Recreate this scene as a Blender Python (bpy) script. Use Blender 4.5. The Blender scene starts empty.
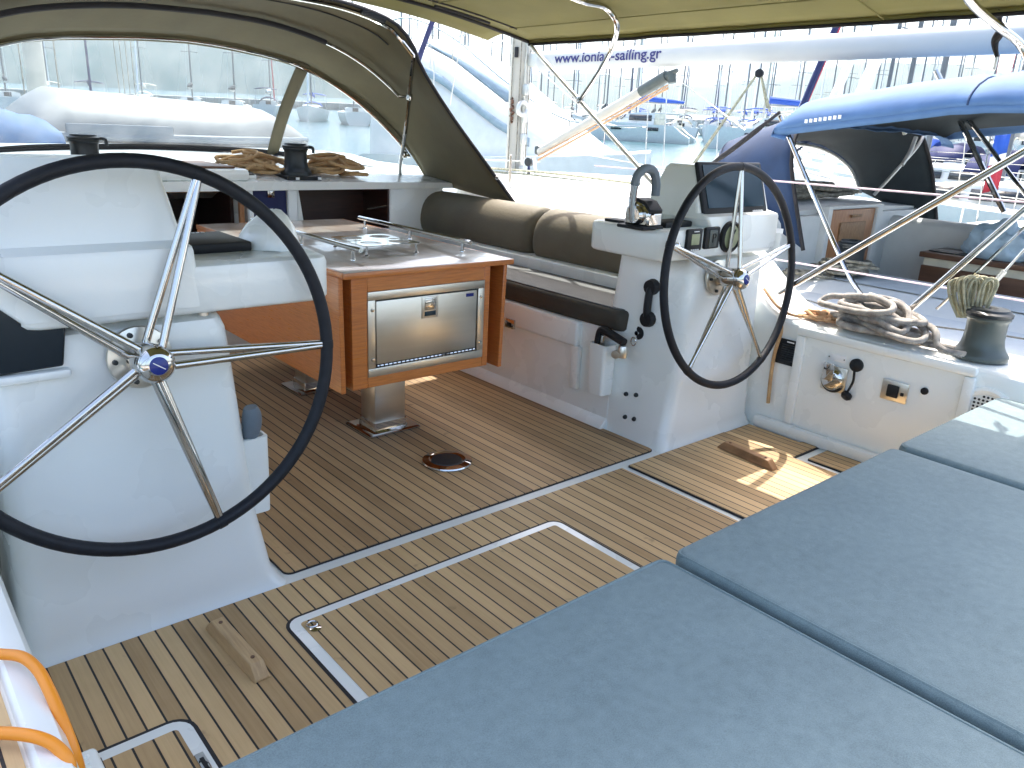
import bpy, bmesh, math, random
from math import sin, cos, pi, radians as R
from mathutils import Vector as V, Matrix, noise
random.seed(7)
S = bpy.context.scene
COL = S.collection
CL = 1.98                       # the yacht's centre line; X to starboard, Y forward, Z up, cockpit sole z = 0, metres

# ------------------------------------------------------------------ camera
YAW, PITCH, ROLL, FPX = .72040, .31555, .04943, 787.9
CAM = V((0, 0, 1.5))
cy, sy, cp, sp = cos(YAW), sin(YAW), cos(PITCH), sin(PITCH)
FW = V((sy*cp, cy*cp, -sp)); R0 = V((cy, -sy, 0)); U0 = R0.cross(FW)
RT = cos(ROLL)*R0 + sin(ROLL)*U0; UP = -sin(ROLL)*R0 + cos(ROLL)*U0
def at(x, y, ax, val):
    """World point seen at pixel (x, y) on the plane X, Y or Z = val."""
    d = FW + (x-512)/FPX*RT - (y-384)/FPX*UP
    i = 'XYZ'.index(ax)
    return CAM + d*((val-CAM[i])/d[i])
cam = bpy.data.cameras.new('camera'); co = bpy.data.objects.new('camera', cam); COL.objects.link(co)
cam.sensor_width = 36; cam.lens = FPX*36/1024; cam.clip_start = .02; cam.clip_end = 9000
m = Matrix((RT, UP, -FW)).transposed().to_4x4(); m.translation = CAM; co.matrix_world = m
S.camera = co

# ------------------------------------------------------------------ materials
def newmat(name):
    mt = bpy.data.materials.new(name); mt.use_nodes = True
    nt = mt.node_tree; nt.nodes.clear()
    o = nt.nodes.new('ShaderNodeOutputMaterial')
    return mt, nt, o
def nd(nt, t, **kw):
    n = nt.nodes.new(t)
    for k, v in kw.items():
        if k in n.inputs: n.inputs[k].default_value = v
        else: setattr(n, k, v)
    return n
def rgba(c): return (c[0], c[1], c[2], 1)
def pbr(name, col, rough=.5, metal=0, var=.12, scale=6, bump=0, bscale=80, coat=0, col2=None, stretch=(1, 1, 1), transl=0, detail=4, sheen=0, spec=.5, rvar=.0):
    mt, nt, o = newmat(name); L = nt.links.new
    b = nd(nt, 'ShaderNodeBsdfPrincipled', Roughness=rough, Metallic=metal)
    b.inputs['Coat Weight'].default_value = coat; b.inputs['Coat Roughness'].default_value = .08
    b.inputs['Specular IOR Level'].default_value = spec
    if sheen: b.inputs['Sheen Weight'].default_value = sheen
    g = nd(nt, 'ShaderNodeNewGeometry')
    mp = nd(nt, 'ShaderNodeMapping'); mp.inputs['Scale'].default_value = stretch
    L(g.outputs['Position'], mp.inputs['Vector'])
    nz = nd(nt, 'ShaderNodeTexNoise', Scale=scale, Detail=detail); L(mp.outputs[0], nz.inputs['Vector'])
    mx = nd(nt, 'ShaderNodeMix', data_type='RGBA')
    c2 = col2 or tuple(min(1, c*(1+var)) for c in col); c1 = col if col2 else tuple(c*(1-var) for c in col)
    cr = nd(nt, 'ShaderNodeMapRange'); cr.inputs[1].default_value = .3; cr.inputs[2].default_value = .7
    L(nz.outputs[0], cr.inputs[0]); L(cr.outputs[0], mx.inputs[0])
    mx.inputs[6].default_value = rgba(c1); mx.inputs[7].default_value = rgba(c2)
    L(mx.outputs[2], b.inputs['Base Color'])
    if rvar:
        rr = nd(nt, 'ShaderNodeMapRange'); rr.inputs[1].default_value = .3; rr.inputs[2].default_value = .7
        rr.inputs[3].default_value = max(.02, rough-rvar); rr.inputs[4].default_value = rough+rvar
        L(nz.outputs[0], rr.inputs[0]); L(rr.outputs[0], b.inputs['Roughness'])
    if bump:
        n2 = nd(nt, 'ShaderNodeTexNoise', Scale=bscale, Detail=3); L(mp.outputs[0], n2.inputs['Vector'])
        bp = nd(nt, 'ShaderNodeBump', Strength=bump, Distance=.01); L(n2.outputs[0], bp.inputs['Height']); L(bp.outputs[0], b.inputs['Normal'])
    if transl:
        t = nd(nt, 'ShaderNodeBsdfTranslucent'); L(mx.outputs[2], t.inputs['Color'])
        ms = nd(nt, 'ShaderNodeMixShader'); ms.inputs[0].default_value = transl
        L(b.outputs[0], ms.inputs[1]); L(t.outputs[0], ms.inputs[2]); L(ms.outputs[0], o.inputs[0])
    else:
        L(b.outputs[0], o.inputs[0])
    return mt
def math_(nt, op, a, b=None):
    n = nd(nt, 'ShaderNodeMath', operation=op)
    for i, v in enumerate((a, b)):
        if v is None: continue
        if isinstance(v, (int, float)): n.inputs[i].default_value = v
        else: nt.links.new(v, n.inputs[i])
    return n.outputs[0]
PITCHX = .0485
def teak_mat(name, base, dark, off=.0):
    mt, nt, o = newmat(name); L = nt.links.new
    b = nd(nt, 'ShaderNodeBsdfPrincipled', Roughness=.62)
    g = nd(nt, 'ShaderNodeNewGeometry'); sx = nd(nt, 'ShaderNodeSeparateXYZ'); L(g.outputs['Position'], sx.inputs[0])
    u = math_(nt, 'DIVIDE', math_(nt, 'ADD', sx.outputs[0], off+10), PITCHX)
    fr = math_(nt, 'FRACT', u); cell = math_(nt, 'FLOOR', u)
    seam = math_(nt, 'LESS_THAN', math_(nt, 'ABSOLUTE', math_(nt, 'SUBTRACT', fr, .5)), .056)
    wn = nd(nt, 'ShaderNodeTexWhiteNoise', noise_dimensions='1D'); L(math_(nt, 'ADD', cell, .37), wn.inputs['W'])
    # shift the cell so that one colour covers one plank between two seams
    cell2 = math_(nt, 'FLOOR', math_(nt, 'ADD', u, .5)); L(cell2, wn.inputs['W'])
    cb = nd(nt, 'ShaderNodeCombineXYZ'); L(math_(nt, 'MULTIPLY', sx.outputs[0], 90), cb.inputs[0]); L(math_(nt, 'MULTIPLY', sx.outputs[1], 2.2), cb.inputs[1]); L(math_(nt, 'MULTIPLY', cell2, 3.1), cb.inputs[2])
    gr = nd(nt, 'ShaderNodeTexNoise', Scale=1.5, Detail=6, Roughness=.65); L(cb.outputs[0], gr.inputs['Vector'])
    st = nd(nt, 'ShaderNodeTexNoise', Scale=2.3, Detail=5, Roughness=.6); L(g.outputs['Position'], st.inputs['Vector'])
    sp_ = nd(nt, 'ShaderNodeTexNoise', Scale=11, Detail=3, Roughness=.5); L(g.outputs['Position'], sp_.inputs['Vector'])
    spm = nd(nt, 'ShaderNodeMapRange'); L(sp_.outputs[0], spm.inputs[0]); spm.inputs[1].default_value = .68; spm.inputs[2].default_value = .78
    f = math_(nt, 'ADD', math_(nt, 'MULTIPLY', wn.outputs[0], .8), math_(nt, 'ADD', math_(nt, 'MULTIPLY', gr.outputs[0], .7), math_(nt, 'MULTIPLY', st.outputs[0], .7)))
    f = math_(nt, 'SUBTRACT', f, .58)
    mx = nd(nt, 'ShaderNodeMix', data_type='RGBA'); L(f, mx.inputs[0]); mx.inputs[6].default_value = rgba(dark); mx.inputs[7].default_value = rgba(base)
    m3 = nd(nt, 'ShaderNodeMix', data_type='RGBA'); L(math_(nt, 'MULTIPLY', spm.outputs[0], .5), m3.inputs[0]); L(mx.outputs[2], m3.inputs[6]); m3.inputs[7].default_value = (.06, .045, .03, 1)
    m2 = nd(nt, 'ShaderNodeMix', data_type='RGBA'); L(seam, m2.inputs[0]); L(m3.outputs[2], m2.inputs[6]); m2.inputs[7].default_value = (.012, .012, .014, 1)
    L(m2.outputs[2], b.inputs['Base Color'])
    h = math_(nt, 'SUBTRACT', math_(nt, 'MULTIPLY', gr.outputs[0], .35), seam)
    bp = nd(nt, 'ShaderNodeBump', Strength=.35, Distance=.004); L(h, bp.inputs['Height']); L(bp.outputs[0], b.inputs['Normal'])
    L(b.outputs[0], o.inputs[0])
    return mt
def window_mat(name, haze=.12, gloss=.5, tint=(1, 1, 1)):
    mt, nt, o = newmat(name); L = nt.links.new
    t = nd(nt, 'ShaderNodeBsdfTransparent'); t.inputs[0].default_value = rgba(tint)
    d = nd(nt, 'ShaderNodeBsdfTranslucent', Color=(.85, .88, .88, 1)); d2 = nd(nt, 'ShaderNodeBsdfDiffuse', Color=(.85, .88, .88, 1))
    md = nd(nt, 'ShaderNodeMixShader'); md.inputs[0].default_value = .5; L(d.outputs[0], md.inputs[1]); L(d2.outputs[0], md.inputs[2])
    nz = nd(nt, 'ShaderNodeTexNoise', Scale=5, Detail=6, Roughness=.7)
    g = nd(nt, 'ShaderNodeNewGeometry'); mp = nd(nt, 'ShaderNodeMapping'); mp.inputs['Scale'].default_value = (1, 1, .35)
    L(g.outputs['Position'], mp.inputs[0]); L(mp.outputs[0], nz.inputs['Vector'])
    mr = nd(nt, 'ShaderNodeMapRange'); L(nz.outputs[0], mr.inputs[0]); mr.inputs[1].default_value = .35; mr.inputs[2].default_value = .75; mr.inputs[3].default_value = haze*.35; mr.inputs[4].default_value = haze*1.9
    a = nd(nt, 'ShaderNodeMixShader'); L(mr.outputs[0], a.inputs[0]); L(t.outputs[0], a.inputs[1]); L(md.outputs[0], a.inputs[2])
    gl = nd(nt, 'ShaderNodeBsdfGlossy', Roughness=.04); lw = nd(nt, 'ShaderNodeLayerWeight', Blend=.5); fr = math_(nt, 'ADD', math_(nt, 'MULTIPLY', math_(nt, 'POWER', lw.outputs[1], 5), .9), .045)
    bp = nd(nt, 'ShaderNodeBump', Strength=.25, Distance=.03); n2 = nd(nt, 'ShaderNodeTexNoise', Scale=2.2, Detail=2); L(g.outputs['Position'], n2.inputs['Vector']); L(n2.outputs[0], bp.inputs['Height']); L(bp.outputs[0], gl.inputs['Normal'])
    f2 = math_(nt, 'MULTIPLY', fr, gloss)
    c = nd(nt, 'ShaderNodeMixShader'); L(f2, c.inputs[0]); L(a.outputs[0], c.inputs[1]); L(gl.outputs[0], c.inputs[2]); L(c.outputs[0], o.inputs[0])
    return mt
def rope_mat(name, c1, c2, scale=90):
    mt, nt, o = newmat(name); L = nt.links.new
    b = nd(nt, 'ShaderNodeBsdfPrincipled', Roughness=.85)
    g = nd(nt, 'ShaderNodeNewGeometry')
    w = nd(nt, 'ShaderNodeTexWave', Scale=scale, Distortion=6, Detail=2); w.bands_direction = 'DIAGONAL'; L(g.outputs['Position'], w.inputs['Vector'])
    nz = nd(nt, 'ShaderNodeTexNoise', Scale=26, Detail=4); L(g.outputs['Position'], nz.inputs['Vector'])
    f = math_(nt, 'ADD', math_(nt, 'MULTIPLY', w.outputs[1], .5), math_(nt, 'SUBTRACT', math_(nt, 'MULTIPLY', nz.outputs[0], 1.9), .75))
    mx = nd(nt, 'ShaderNodeMix', data_type='RGBA'); L(f, mx.inputs[0]); mx.inputs[6].default_value = rgba(c1); mx.inputs[7].default_value = rgba(c2)
    L(mx.outputs[2], b.inputs['Base Color'])
    bp = nd(nt, 'ShaderNodeBump', Strength=.5, Distance=.003); L(w.outputs[1], bp.inputs['Height']); L(bp.outputs[0], b.inputs['Normal']); L(b.outputs[0], o.inputs[0])
    return mt
K = {}
K['gel'] = pbr('gelcoat', (.80, .83, .81), .28, var=.008, scale=3, coat=.3, rvar=.03)
K['gelw'] = pbr('weathered_gelcoat', (.72, .75, .73), .4, var=.05, scale=4)
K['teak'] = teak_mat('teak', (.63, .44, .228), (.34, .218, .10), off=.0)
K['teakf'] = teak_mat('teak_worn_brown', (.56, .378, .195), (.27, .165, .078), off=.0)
K['caulk'] = pbr('caulk', (.014, .014, .018), .6)
K['varn'] = pbr('varnished_wood', (.60, .20, .045), .32, col2=(.43, .125, .028), scale=5, stretch=(2, 2, 34), coat=.5, rvar=.06, detail=6)
K['varnh'] = pbr('varnished_wood_level', (.62, .22, .052), .3, col2=(.45, .138, .032), scale=4, stretch=(3, 3, 45), coat=.5, detail=6)
K['tabtop'] = pbr('worn_glare_table_top', (.50, .50, .48), .3, col2=(.32, .24, .18), scale=5, stretch=(2.4, 1, 1), coat=.75, bump=.05, bscale=30, detail=7)  # grey-white over brown: wear, plus glare put into the colour
K['dwood'] = pbr('dark_wood', (.05, .018, .011), .4, col2=(.025, .01, .007), scale=6, stretch=(1, 1, 20))
K['bwood'] = pbr('brown_teak', (.16, .075, .04), .5, col2=(.10, .045, .024), scale=5, stretch=(10, 1, 10))
K['wash'] = pbr('washboard_wood', (.42, .20, .085), .4, col2=(.28, .12, .05), scale=6, stretch=(14, 2, 2))
K['chockw'] = pbr('weathered_chock', (.54, .37, .19), .6, col2=(.40, .26, .13), scale=5, stretch=(26, 2, 8))
K['chock'] = pbr('oiled_teak', (.34, .19, .09), .55, col2=(.2, .11, .05), scale=7, stretch=(20, 1, 5))
K['steel'] = pbr('polished_steel', (.55, .54, .52), .06, 1, var=.05, scale=8, rvar=.04)
K['brush'] = pbr('brushed_steel', (.68, .65, .58), .3, 1, var=.03, scale=4, stretch=(.5, 1, 9), rvar=.012)
K['alu'] = pbr('anodised_aluminium', (.6, .6, .57), .38, .85)
K['mastg'] = pbr('grey_mast', (.13, .14, .15), .4, .2)
K['mastw'] = pbr('painted_mast', (.46, .44, .38), .35, var=.05)
K['boomw'] = pbr('white_boom_paint', (.44, .45, .44), .4, var=.04, scale=2)
K['blk'] = pbr('black_plastic', (.014, .015, .017), .5, var=.2, bump=.05, bscale=200, spec=.25)
K['leather'] = pbr('black_leather', (.009, .0105, .015), .55, var=.25, scale=30, bump=.12, bscale=260, spec=.3)
K['wgrey'] = pbr('winch_grey', (.075, .09, .085), .38, .3, var=.15)
K['wblk'] = pbr('winch_black', (.022, .027, .03), .4, .2, var=.2)
mt, nt, o = newmat('blue_grey_canvas'); L = nt.links.new
b = nd(nt, 'ShaderNodeBsdfPrincipled', Roughness=.9); b.inputs['Sheen Weight'].default_value = .15
g = nd(nt, 'ShaderNodeNewGeometry')
f = None
for sc_, wt, de in ((5, .35, 5), (38, .45, 4), (420, .75, 2)):
    nz = nd(nt, 'ShaderNodeTexNoise', Scale=sc_, Detail=de); L(g.outputs['Position'], nz.inputs['Vector'])
    q_ = math_(nt, 'MULTIPLY', math_(nt, 'SUBTRACT', nz.outputs[0], .5), wt*2); f = q_ if f is None else math_(nt, 'ADD', f, q_); last = nz
f = math_(nt, 'ADD', f, .5); mx = nd(nt, 'ShaderNodeMix', data_type='RGBA'); L(f, mx.inputs[0]); mx.inputs[6].default_value = (.122, .168, .177, 1); mx.inputs[7].default_value = (.202, .268, .277, 1)
L(mx.outputs[2], b.inputs['Base Color']); bp = nd(nt, 'ShaderNodeBump', Strength=.3, Distance=.003); L(last.outputs[0], bp.inputs['Height']); L(bp.outputs[0], b.inputs['Normal']); L(b.outputs[0], o.inputs[0])
K['cush'] = mt
K['cusht'] = pbr('sky_lit_grey_canvas', (.085, .094, .097), .7, var=.1, scale=9, bump=.1, bscale=200)  # seat top made paler than its front: sky reflection put into the colour
K['cushd'] = pbr('charcoal_cushion', (.05, .045, .035), .75, var=.12, scale=9, bump=.1, bscale=260)
K['khk'] = pbr('taupe_cushion', (.128, .111, .074), .68, var=.1, scale=6, bump=.12, bscale=60)
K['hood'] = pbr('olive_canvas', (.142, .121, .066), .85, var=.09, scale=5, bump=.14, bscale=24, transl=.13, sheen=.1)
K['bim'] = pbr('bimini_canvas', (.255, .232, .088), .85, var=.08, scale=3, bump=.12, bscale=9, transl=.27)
K['hoodd'] = pbr('dark_olive_webbing', (.10, .085, .05), .85)
K['bind'] = pbr('dark_binding', (.02, .018, .02), .8)
K['blueC'] = pbr('blue_canvas', (.075, .16, .32), .75, var=.1, scale=7, bump=.2, bscale=10, transl=.12)
K['navy'] = pbr('navy_canvas', (.008, .03, .085), .75, var=.14, scale=6, bump=.12, bscale=14, transl=.05)
K['navyd'] = pbr('dark_and_shaded_canvas', (.022, .032, .038), .8, var=.15, scale=6, bump=.1, bscale=14, transl=.08)  # carries the shade inside the neighbour's hood; also a dark sail cover
K['blueB'] = pbr('bright_blue_canvas', (.015, .08, .42), .7)
K['red'] = pbr('red_canvas', (.45, .03, .05), .7)
K['navyS'] = pbr('dark_blue_canvas', (.012, .018, .09), .7)
K['white'] = pbr('white_paint', (.8, .8, .8), .4, var=.03)
K['screen'] = pbr('dark_screen', (.014, .035, .05), .25, var=.1, scale=2, spec=.3)
K['lcd'] = pbr('lcd_glass', (.24, .27, .16), .3)
K['smoke'] = pbr('smoked_glass', (.012, .016, .02), .1, var=.1)
K['hose'] = pbr('orange_hose', (.80, .27, .02), .42, var=.06)
K['enam'] = pbr('blue_enamel', (.01, .025, .2), .25)
K['pglass'] = pbr('plastic_film', (.55, .70, .80), .3, var=.12, scale=12, bump=.6, bscale=14, transl=.35)
K['gelnb'] = pbr('dull_gelcoat', (.60, .62, .61), .45, var=.05)
K['hullnb'] = pbr('grey_nonskid', (.46, .50, .52), .6, var=.05, bump=.06, bscale=300)
K['cream'] = pbr('cream_trim', (.66, .63, .5), .5)
K['window'] = window_mat('clear_vinyl', .07, .8, (.50, .58, .62))
K['window2'] = window_mat('clear_vinyl_neighbour', .10, .6)
K['ropeO'] = rope_mat('tan_line', (.46, .26, .11), (.62, .42, .22))
K['ropeT'] = rope_mat('straw_line', (.44, .24, .12), (.66, .42, .24))
K['ropeG'] = rope_mat('grey_mooring_line', (.17, .155, .145), (.56, .52, .47), 130)
K['ropeY'] = rope_mat('olive_fleck_line', (.22, .21, .14), (.58, .55, .38), 120)
K['ropeD'] = rope_mat('dark_fleck_line', (.12, .11, .085), (.42, .39, .31), 110)
K['wire'] = pbr('guard_wire', (.50, .40, .46), .35, .2)
K['rubber'] = pbr('grey_rubber', (.12, .15, .18), .55)
K['amber'] = pbr('yellow_panel', (.75, .42, .14), .6)

# ------------------------------------------------------------------ mesh builder
class MB:
    def __init__(s): s.bm = bmesh.new(); s.mi = 0
    def _f(s, fs):
        for f in fs: f.material_index = s.mi
    def slot(s, i): s.mi = i; return s
    def face(s, pts):
        f = s.bm.faces.new([s.bm.verts.new(p) for p in pts]); f.material_index = s.mi; return f
    def loft(s, rings, closed=True, cap=True):
        vs = [[s.bm.verts.new(p) for p in r] for r in rings]
        n = len(vs[0])
        for a, b in zip(vs, vs[1:]):
            for i in range(n if closed else n-1):
                j = (i+1) % n
                try: s._f([s.bm.faces.new((a[i], a[j], b[j], b[i]))])
                except ValueError: pass
        if cap and closed:
            for r in (vs[0][::-1], vs[-1]):
                try: s._f([s.bm.faces.new(r)])
                except ValueError: pass
        return s
    def box(s, c, d, rot=None, bev=0, seg=2):
        t = bmesh.new(); bmesh.ops.create_cube(t, size=1)
        bmesh.ops.scale(t, vec=d, verts=t.verts)
        if bev: bmesh.ops.bevel(t, geom=t.edges[:], offset=bev, segments=seg, affect='EDGES', profile=.5)
        M = Matrix.Translation(c) @ (rot.to_4x4() if rot else Matrix())
        return s.merge(t, M)
    def bx(s, x0, x1, y0, y1, z0, z1, bev=0, seg=2):
        return s.box(((x0+x1)/2, (y0+y1)/2, (z0+z1)/2), (abs(x1-x0), abs(y1-y0), abs(z1-z0)), bev=bev, seg=seg)
    def merge(s, t, M=Matrix()):
        mp = {}
        for v in t.verts: mp[v] = s.bm.verts.new(M @ v.co)
        for f in t.faces:
            try: s._f([s.bm.faces.new([mp[v] for v in f.verts])])
            except ValueError: pass
        t.free(); return s
    def tube(s, pts, r, seg=8, closed=False, flat=1.0):
        P = [V(p) for p in pts]; n = len(P)
        if not hasattr(r, '__len__'): r = [r]*n
        T = []
        for i in range(n):
            a = P[(i-1) % n] if (closed or i) else P[0]; b = P[(i+1) % n] if (closed or i < n-1) else P[-1]
            t = (b-a); T.append(t.normalized() if t.length > 1e-9 else V((0, 0, 1)))
        u = T[0].orthogonal().normalized(); rings = []
        for i in range(n):
            u = (u - T[i]*u.dot(T[i])); u = u.normalized() if u.length > 1e-6 else T[i].orthogonal().normalized()
            w = T[i].cross(u)
            rings.append([P[i] + (u*cos(a)*flat + w*sin(a))*r[i] for a in [2*pi*k/seg for k in range(seg)]])
        if closed:
            rings.append(rings[0]); s.loft(rings, True, False)
        else: s.loft(rings)
        return s
    def lathe(s, prof, c=(0, 0, 0), axis=(0, 0, 1), seg=24):
        a = V(axis).normalized(); u = a.orthogonal().normalized(); w = a.cross(u); c = V(c)
        rings = [[c + a*z + (u*cos(t) + w*sin(t))*max(r, 1e-4) for t in [2*pi*k/seg for k in range(seg)]] for r, z in prof]
        return s.loft(rings)
    def prism(s, poly, z0, z1):
        """XY polygon between two heights."""
        return s.loft([[(x, y, z0) for x, y in poly], [(x, y, z1) for x, y in poly]])
    def prismx(s, poly, x0, x1):
        return s.loft([[(x0, y, z) for y, z in poly], [(x1, y, z) for y, z in poly]])
    def prismy(s, poly, y0, y1):
        return s.loft([[(x, y0, z) for x, z in poly], [(x, y1, z) for x, z in poly]])
    def grid(s, rows): return s.loft(rows, closed=False, cap=False)
def wloc(o):
    l = V((0, 0, 0))
    while o: l = l + o.location; o = o.parent
    return l
def obj(name, mb, mats, parent=None, smooth=35, bevel=0, solid=0, sub=0, origin=None):
    bm = mb.bm
    bmesh.ops.recalc_face_normals(bm, faces=bm.faces[:])
    off = wloc(parent) if parent else V((0, 0, 0))
    if origin is not None: off = V(origin)
    for v in bm.verts: v.co -= off
    me = bpy.data.meshes.new(name); bm.to_mesh(me); bm.free()
    for k in (mats if isinstance(mats, (list, tuple)) else [mats]): me.materials.append(K[k] if isinstance(k, str) else k)
    if smooth:
        me.shade_smooth(); me.set_sharp_from_angle(angle=R(smooth))
    o = bpy.data.objects.new(name, me); COL.objects.link(o)
    if parent: o.parent = parent
    elif origin is not None: o.location = origin
    if bevel:
        b = o.modifiers.new('edge', 'BEVEL'); b.width = bevel; b.segments = 2; b.limit_method = 'ANGLE'; b.angle_limit = R(40)
    if solid:
        q = o.modifiers.new('thickness', 'SOLIDIFY'); q.thickness = solid; q.offset = 0
    if sub:
        q = o.modifiers.new('smooth', 'SUBSURF'); q.levels = q.render_levels = sub
    return o
def tag(o, label, cat, group=None, kind=None):
    o['label'] = label; o['category'] = cat
    if group: o['group'] = group
    if kind: o['kind'] = kind
    return o
def thing(name, label, cat, loc=(0, 0, 0), group=None):
    o = bpy.data.objects.new(name, None); COL.objects.link(o); o.location = loc; o.empty_display_size = .1
    return tag(o, label, cat, group)
def struct(name, mb, mats, **kw):
    o = obj(name, mb, mats, **kw); o['kind'] = 'structure'; return o
def dup(root, loc, rz=0, label=None, group=None, scale=None):
    r = root.copy(); COL.objects.link(r); r.location = loc; r.rotation_euler = (0, 0, rz)
    if scale: r.scale = (scale,)*3
    if label: r['label'] = label
    if group: r['group'] = group
    for ch in list(root.children):
        c = ch.copy(); COL.objects.link(c); c.parent = r
        for g in ch.children:
            d = g.copy(); COL.objects.link(d); d.parent = c
    return r
def rrect(x0, x1, y0, y1, r, z=None, n=5):
    out = []
    for cx, cy_, a0 in ((x1-r, y1-r, 0), (x0+r, y1-r, pi/2), (x0+r, y0+r, pi), (x1-r, y0+r, 1.5*pi)):
        for k in range(n+1):
            a = a0 + pi/2*k/n; p = (cx+r*cos(a), cy_+r*sin(a))
            out.append(p if z is None else (p[0], p[1], z))
    return out
def spline(pts, n=8, closed=False):
    P = [V(p) for p in pts]; out = []; N = len(P)
    for i in range(N if closed else N-1):
        g = lambda k: P[k % N] if closed else P[max(0, min(N-1, k))]
        p0, p1, p2, p3 = g(i-1), g(i), g(i+1), g(i+2)
        for k in range(n):
            t = k/n
            out.append(.5*((2*p1)+(p2-p0)*t+(2*p0-5*p1+4*p2-p3)*t*t+(3*p1-p0-3*p2+p3)*t**3))
    if not closed: out.append(P[-1])
    return out
def resample(pts, n):
    P = [V(p) for p in pts]; d = [0]
    for a, b in zip(P, P[1:]): d.append(d[-1]+(b-a).length)
    out = []; j = 0
    for k in range(n):
        t = d[-1]*k/(n-1)
        while j < len(P)-2 and d[j+1] < t: j += 1
        f = (t-d[j])/max(1e-9, d[j+1]-d[j]); out.append(P[j].lerp(P[j+1], min(1, max(0, f))))
    return out
def mx_(x): return 2*CL - x

# ------------------------------------------------------------------ light and sky
SUN = V((.353, .318, .874)).normalized()
w = bpy.data.worlds.new('World'); S.world = w; w.use_nodes = True
nt = w.node_tree; nt.nodes.clear()
sk = nt.nodes.new('ShaderNodeTexSky'); sk.sky_type = 'NISHITA'; sk.sun_disc = False
sk.sun_elevation = math.asin(SUN.z); sk.sun_rotation = math.atan2(SUN.x, SUN.y); sk.altitude = 0; sk.dust_density = 5.0; sk.ozone_density = .2
bg = nt.nodes.new('ShaderNodeBackground'); bg.inputs[1].default_value = .15
wo = nt.nodes.new('ShaderNodeOutputWorld'); nt.links.new(sk.outputs[0], bg.inputs[0]); nt.links.new(bg.outputs[0], wo.inputs[0])
sl = bpy.data.lights.new('sun', 'SUN'); sl.energy = 2.0; sl.angle = R(.5); sl.color = (1, .95, .87)
so = bpy.data.objects.new('sun', sl); COL.objects.link(so); so.rotation_euler = SUN.to_track_quat('Z', 'Y').to_euler(); so.location = (5, 5, 30)
S.view_settings.view_transform = 'Standard'; S.view_settings.look = 'None'; S.view_settings.exposure = 2.12; S.view_settings.gamma = 1
S.render.engine = 'CYCLES'
c_ = S.cycles; c_.max_bounces = 12; c_.diffuse_bounces = 7; c_.transparent_max_bounces = 16; c_.volume_bounces = 1; c_.use_denoising = True
c_.sample_clamp_indirect = 8; c_.caustics_reflective = False; c_.caustics_refractive = False

# ------------------------------------------------------------------ far setting
TD = V((sin(R(48)), cos(R(48)), 0)); TILT = .0254      # the berthed yacht trims a little, so the sea plane leans in her frame
def zw(x, y): return -1.25 + TILT*(x*TD.x + y*TD.y)
def polar(px, d):
    """Point on the sea d metres out, in the compass direction of picture column px."""
    a = YAW + math.atan((px-512)/FPX); x, y = d*sin(a), d*cos(a); return V((x, y, zw(x, y)))
mb = MB(); rows = []
for i in range(28):
    yy = -420 + 3060*(i/27)**1.6
    rows.append([(xx, yy, zw(xx, yy)) for xx in [-420 + 3260*(k/27)**1.6 for k in range(28)]])
mb.grid(rows)
mt, nt, o = newmat('sea_water'); L = nt.links.new
b = nd(nt, 'ShaderNodeBsdfPrincipled', Roughness=.12); b.inputs['Base Color'].default_value = (.045, .11, .125, 1)
g = nd(nt, 'ShaderNodeNewGeometry')
n1 = nd(nt, 'ShaderNodeTexNoise', Scale=1.1, Detail=5, Roughness=.6); n2 = nd(nt, 'ShaderNodeTexNoise', Scale=.16, Detail=3)
mp = nd(nt, 'ShaderNodeMapping'); mp.inputs['Scale'].default_value = (1, 1.9, 1); mp.inputs['Rotation'].default_value = (0, 0, .6); L(g.outputs['Position'], mp.inputs[0]); L(mp.outputs[0], n1.inputs['Vector']); L(mp.outputs[0], n2.inputs['Vector'])
bp = nd(nt, 'ShaderNodeBump', Strength=.55, Distance=.16); L(math_(nt, 'ADD', n1.outputs[0], n2.outputs[0]), bp.inputs['Height']); L(bp.outputs[0], b.inputs['Normal']); L(b.outputs[0], o.inputs[0])
struct('water', mb, mt)
# hills
mb = MB(); rows = []
for j in range(14):
    d = 1500 + 55*j; row = []
    for k in range(90):
        px = -700 + 2700*k/89
        p = polar(px, d)
        h = 118 + 75*noise.noise((px/420, .3, 0)) + 30*noise.noise((px/150, 4.3, 0)) + 9*noise.noise((px/45, 1.7, j*.3)) - 50*max(0, (px-500)/900)
        prof = sin(min(1, j/9)*pi/2)**.8
        row.append(p + V((0, 0, -6 + (h+10*noise.noise((px/70, j*.5, 9)))*prof)))
    rows.append(row)
mb.grid(rows)
K['hill'] = pbr('hill_scrub', (.05, .07, .04), .95, col2=(.09, .09, .055), scale=.012, detail=8)
struct('hills', mb, 'hill')
# low quay behind the far berths
mb = MB()
for px, d in ((-200, 190),):
    pts = [polar(-250 + 1900*k/30, 182) for k in range(31)]; pts2 = [polar(-250 + 1900*k/30, 190) for k in range(31)]
    mb.grid([[p + V((0, 0, -.5)) for p in pts], [p + V((0, 0, 1.3)) for p in pts], [p + V((0, 0, 1.3)) for p in pts2]])
K['conc'] = pbr('quay_concrete', (.36, .34, .31), .85, scale=.4)
struct('quay', mb, 'conc', solid=.2)
struct('quay', MB().bx(-45, 60, -34, -4.2, -3, -.25, .05), 'conc')  # unseen quay astern, added to bounce warm sunlight onto the steel

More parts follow.
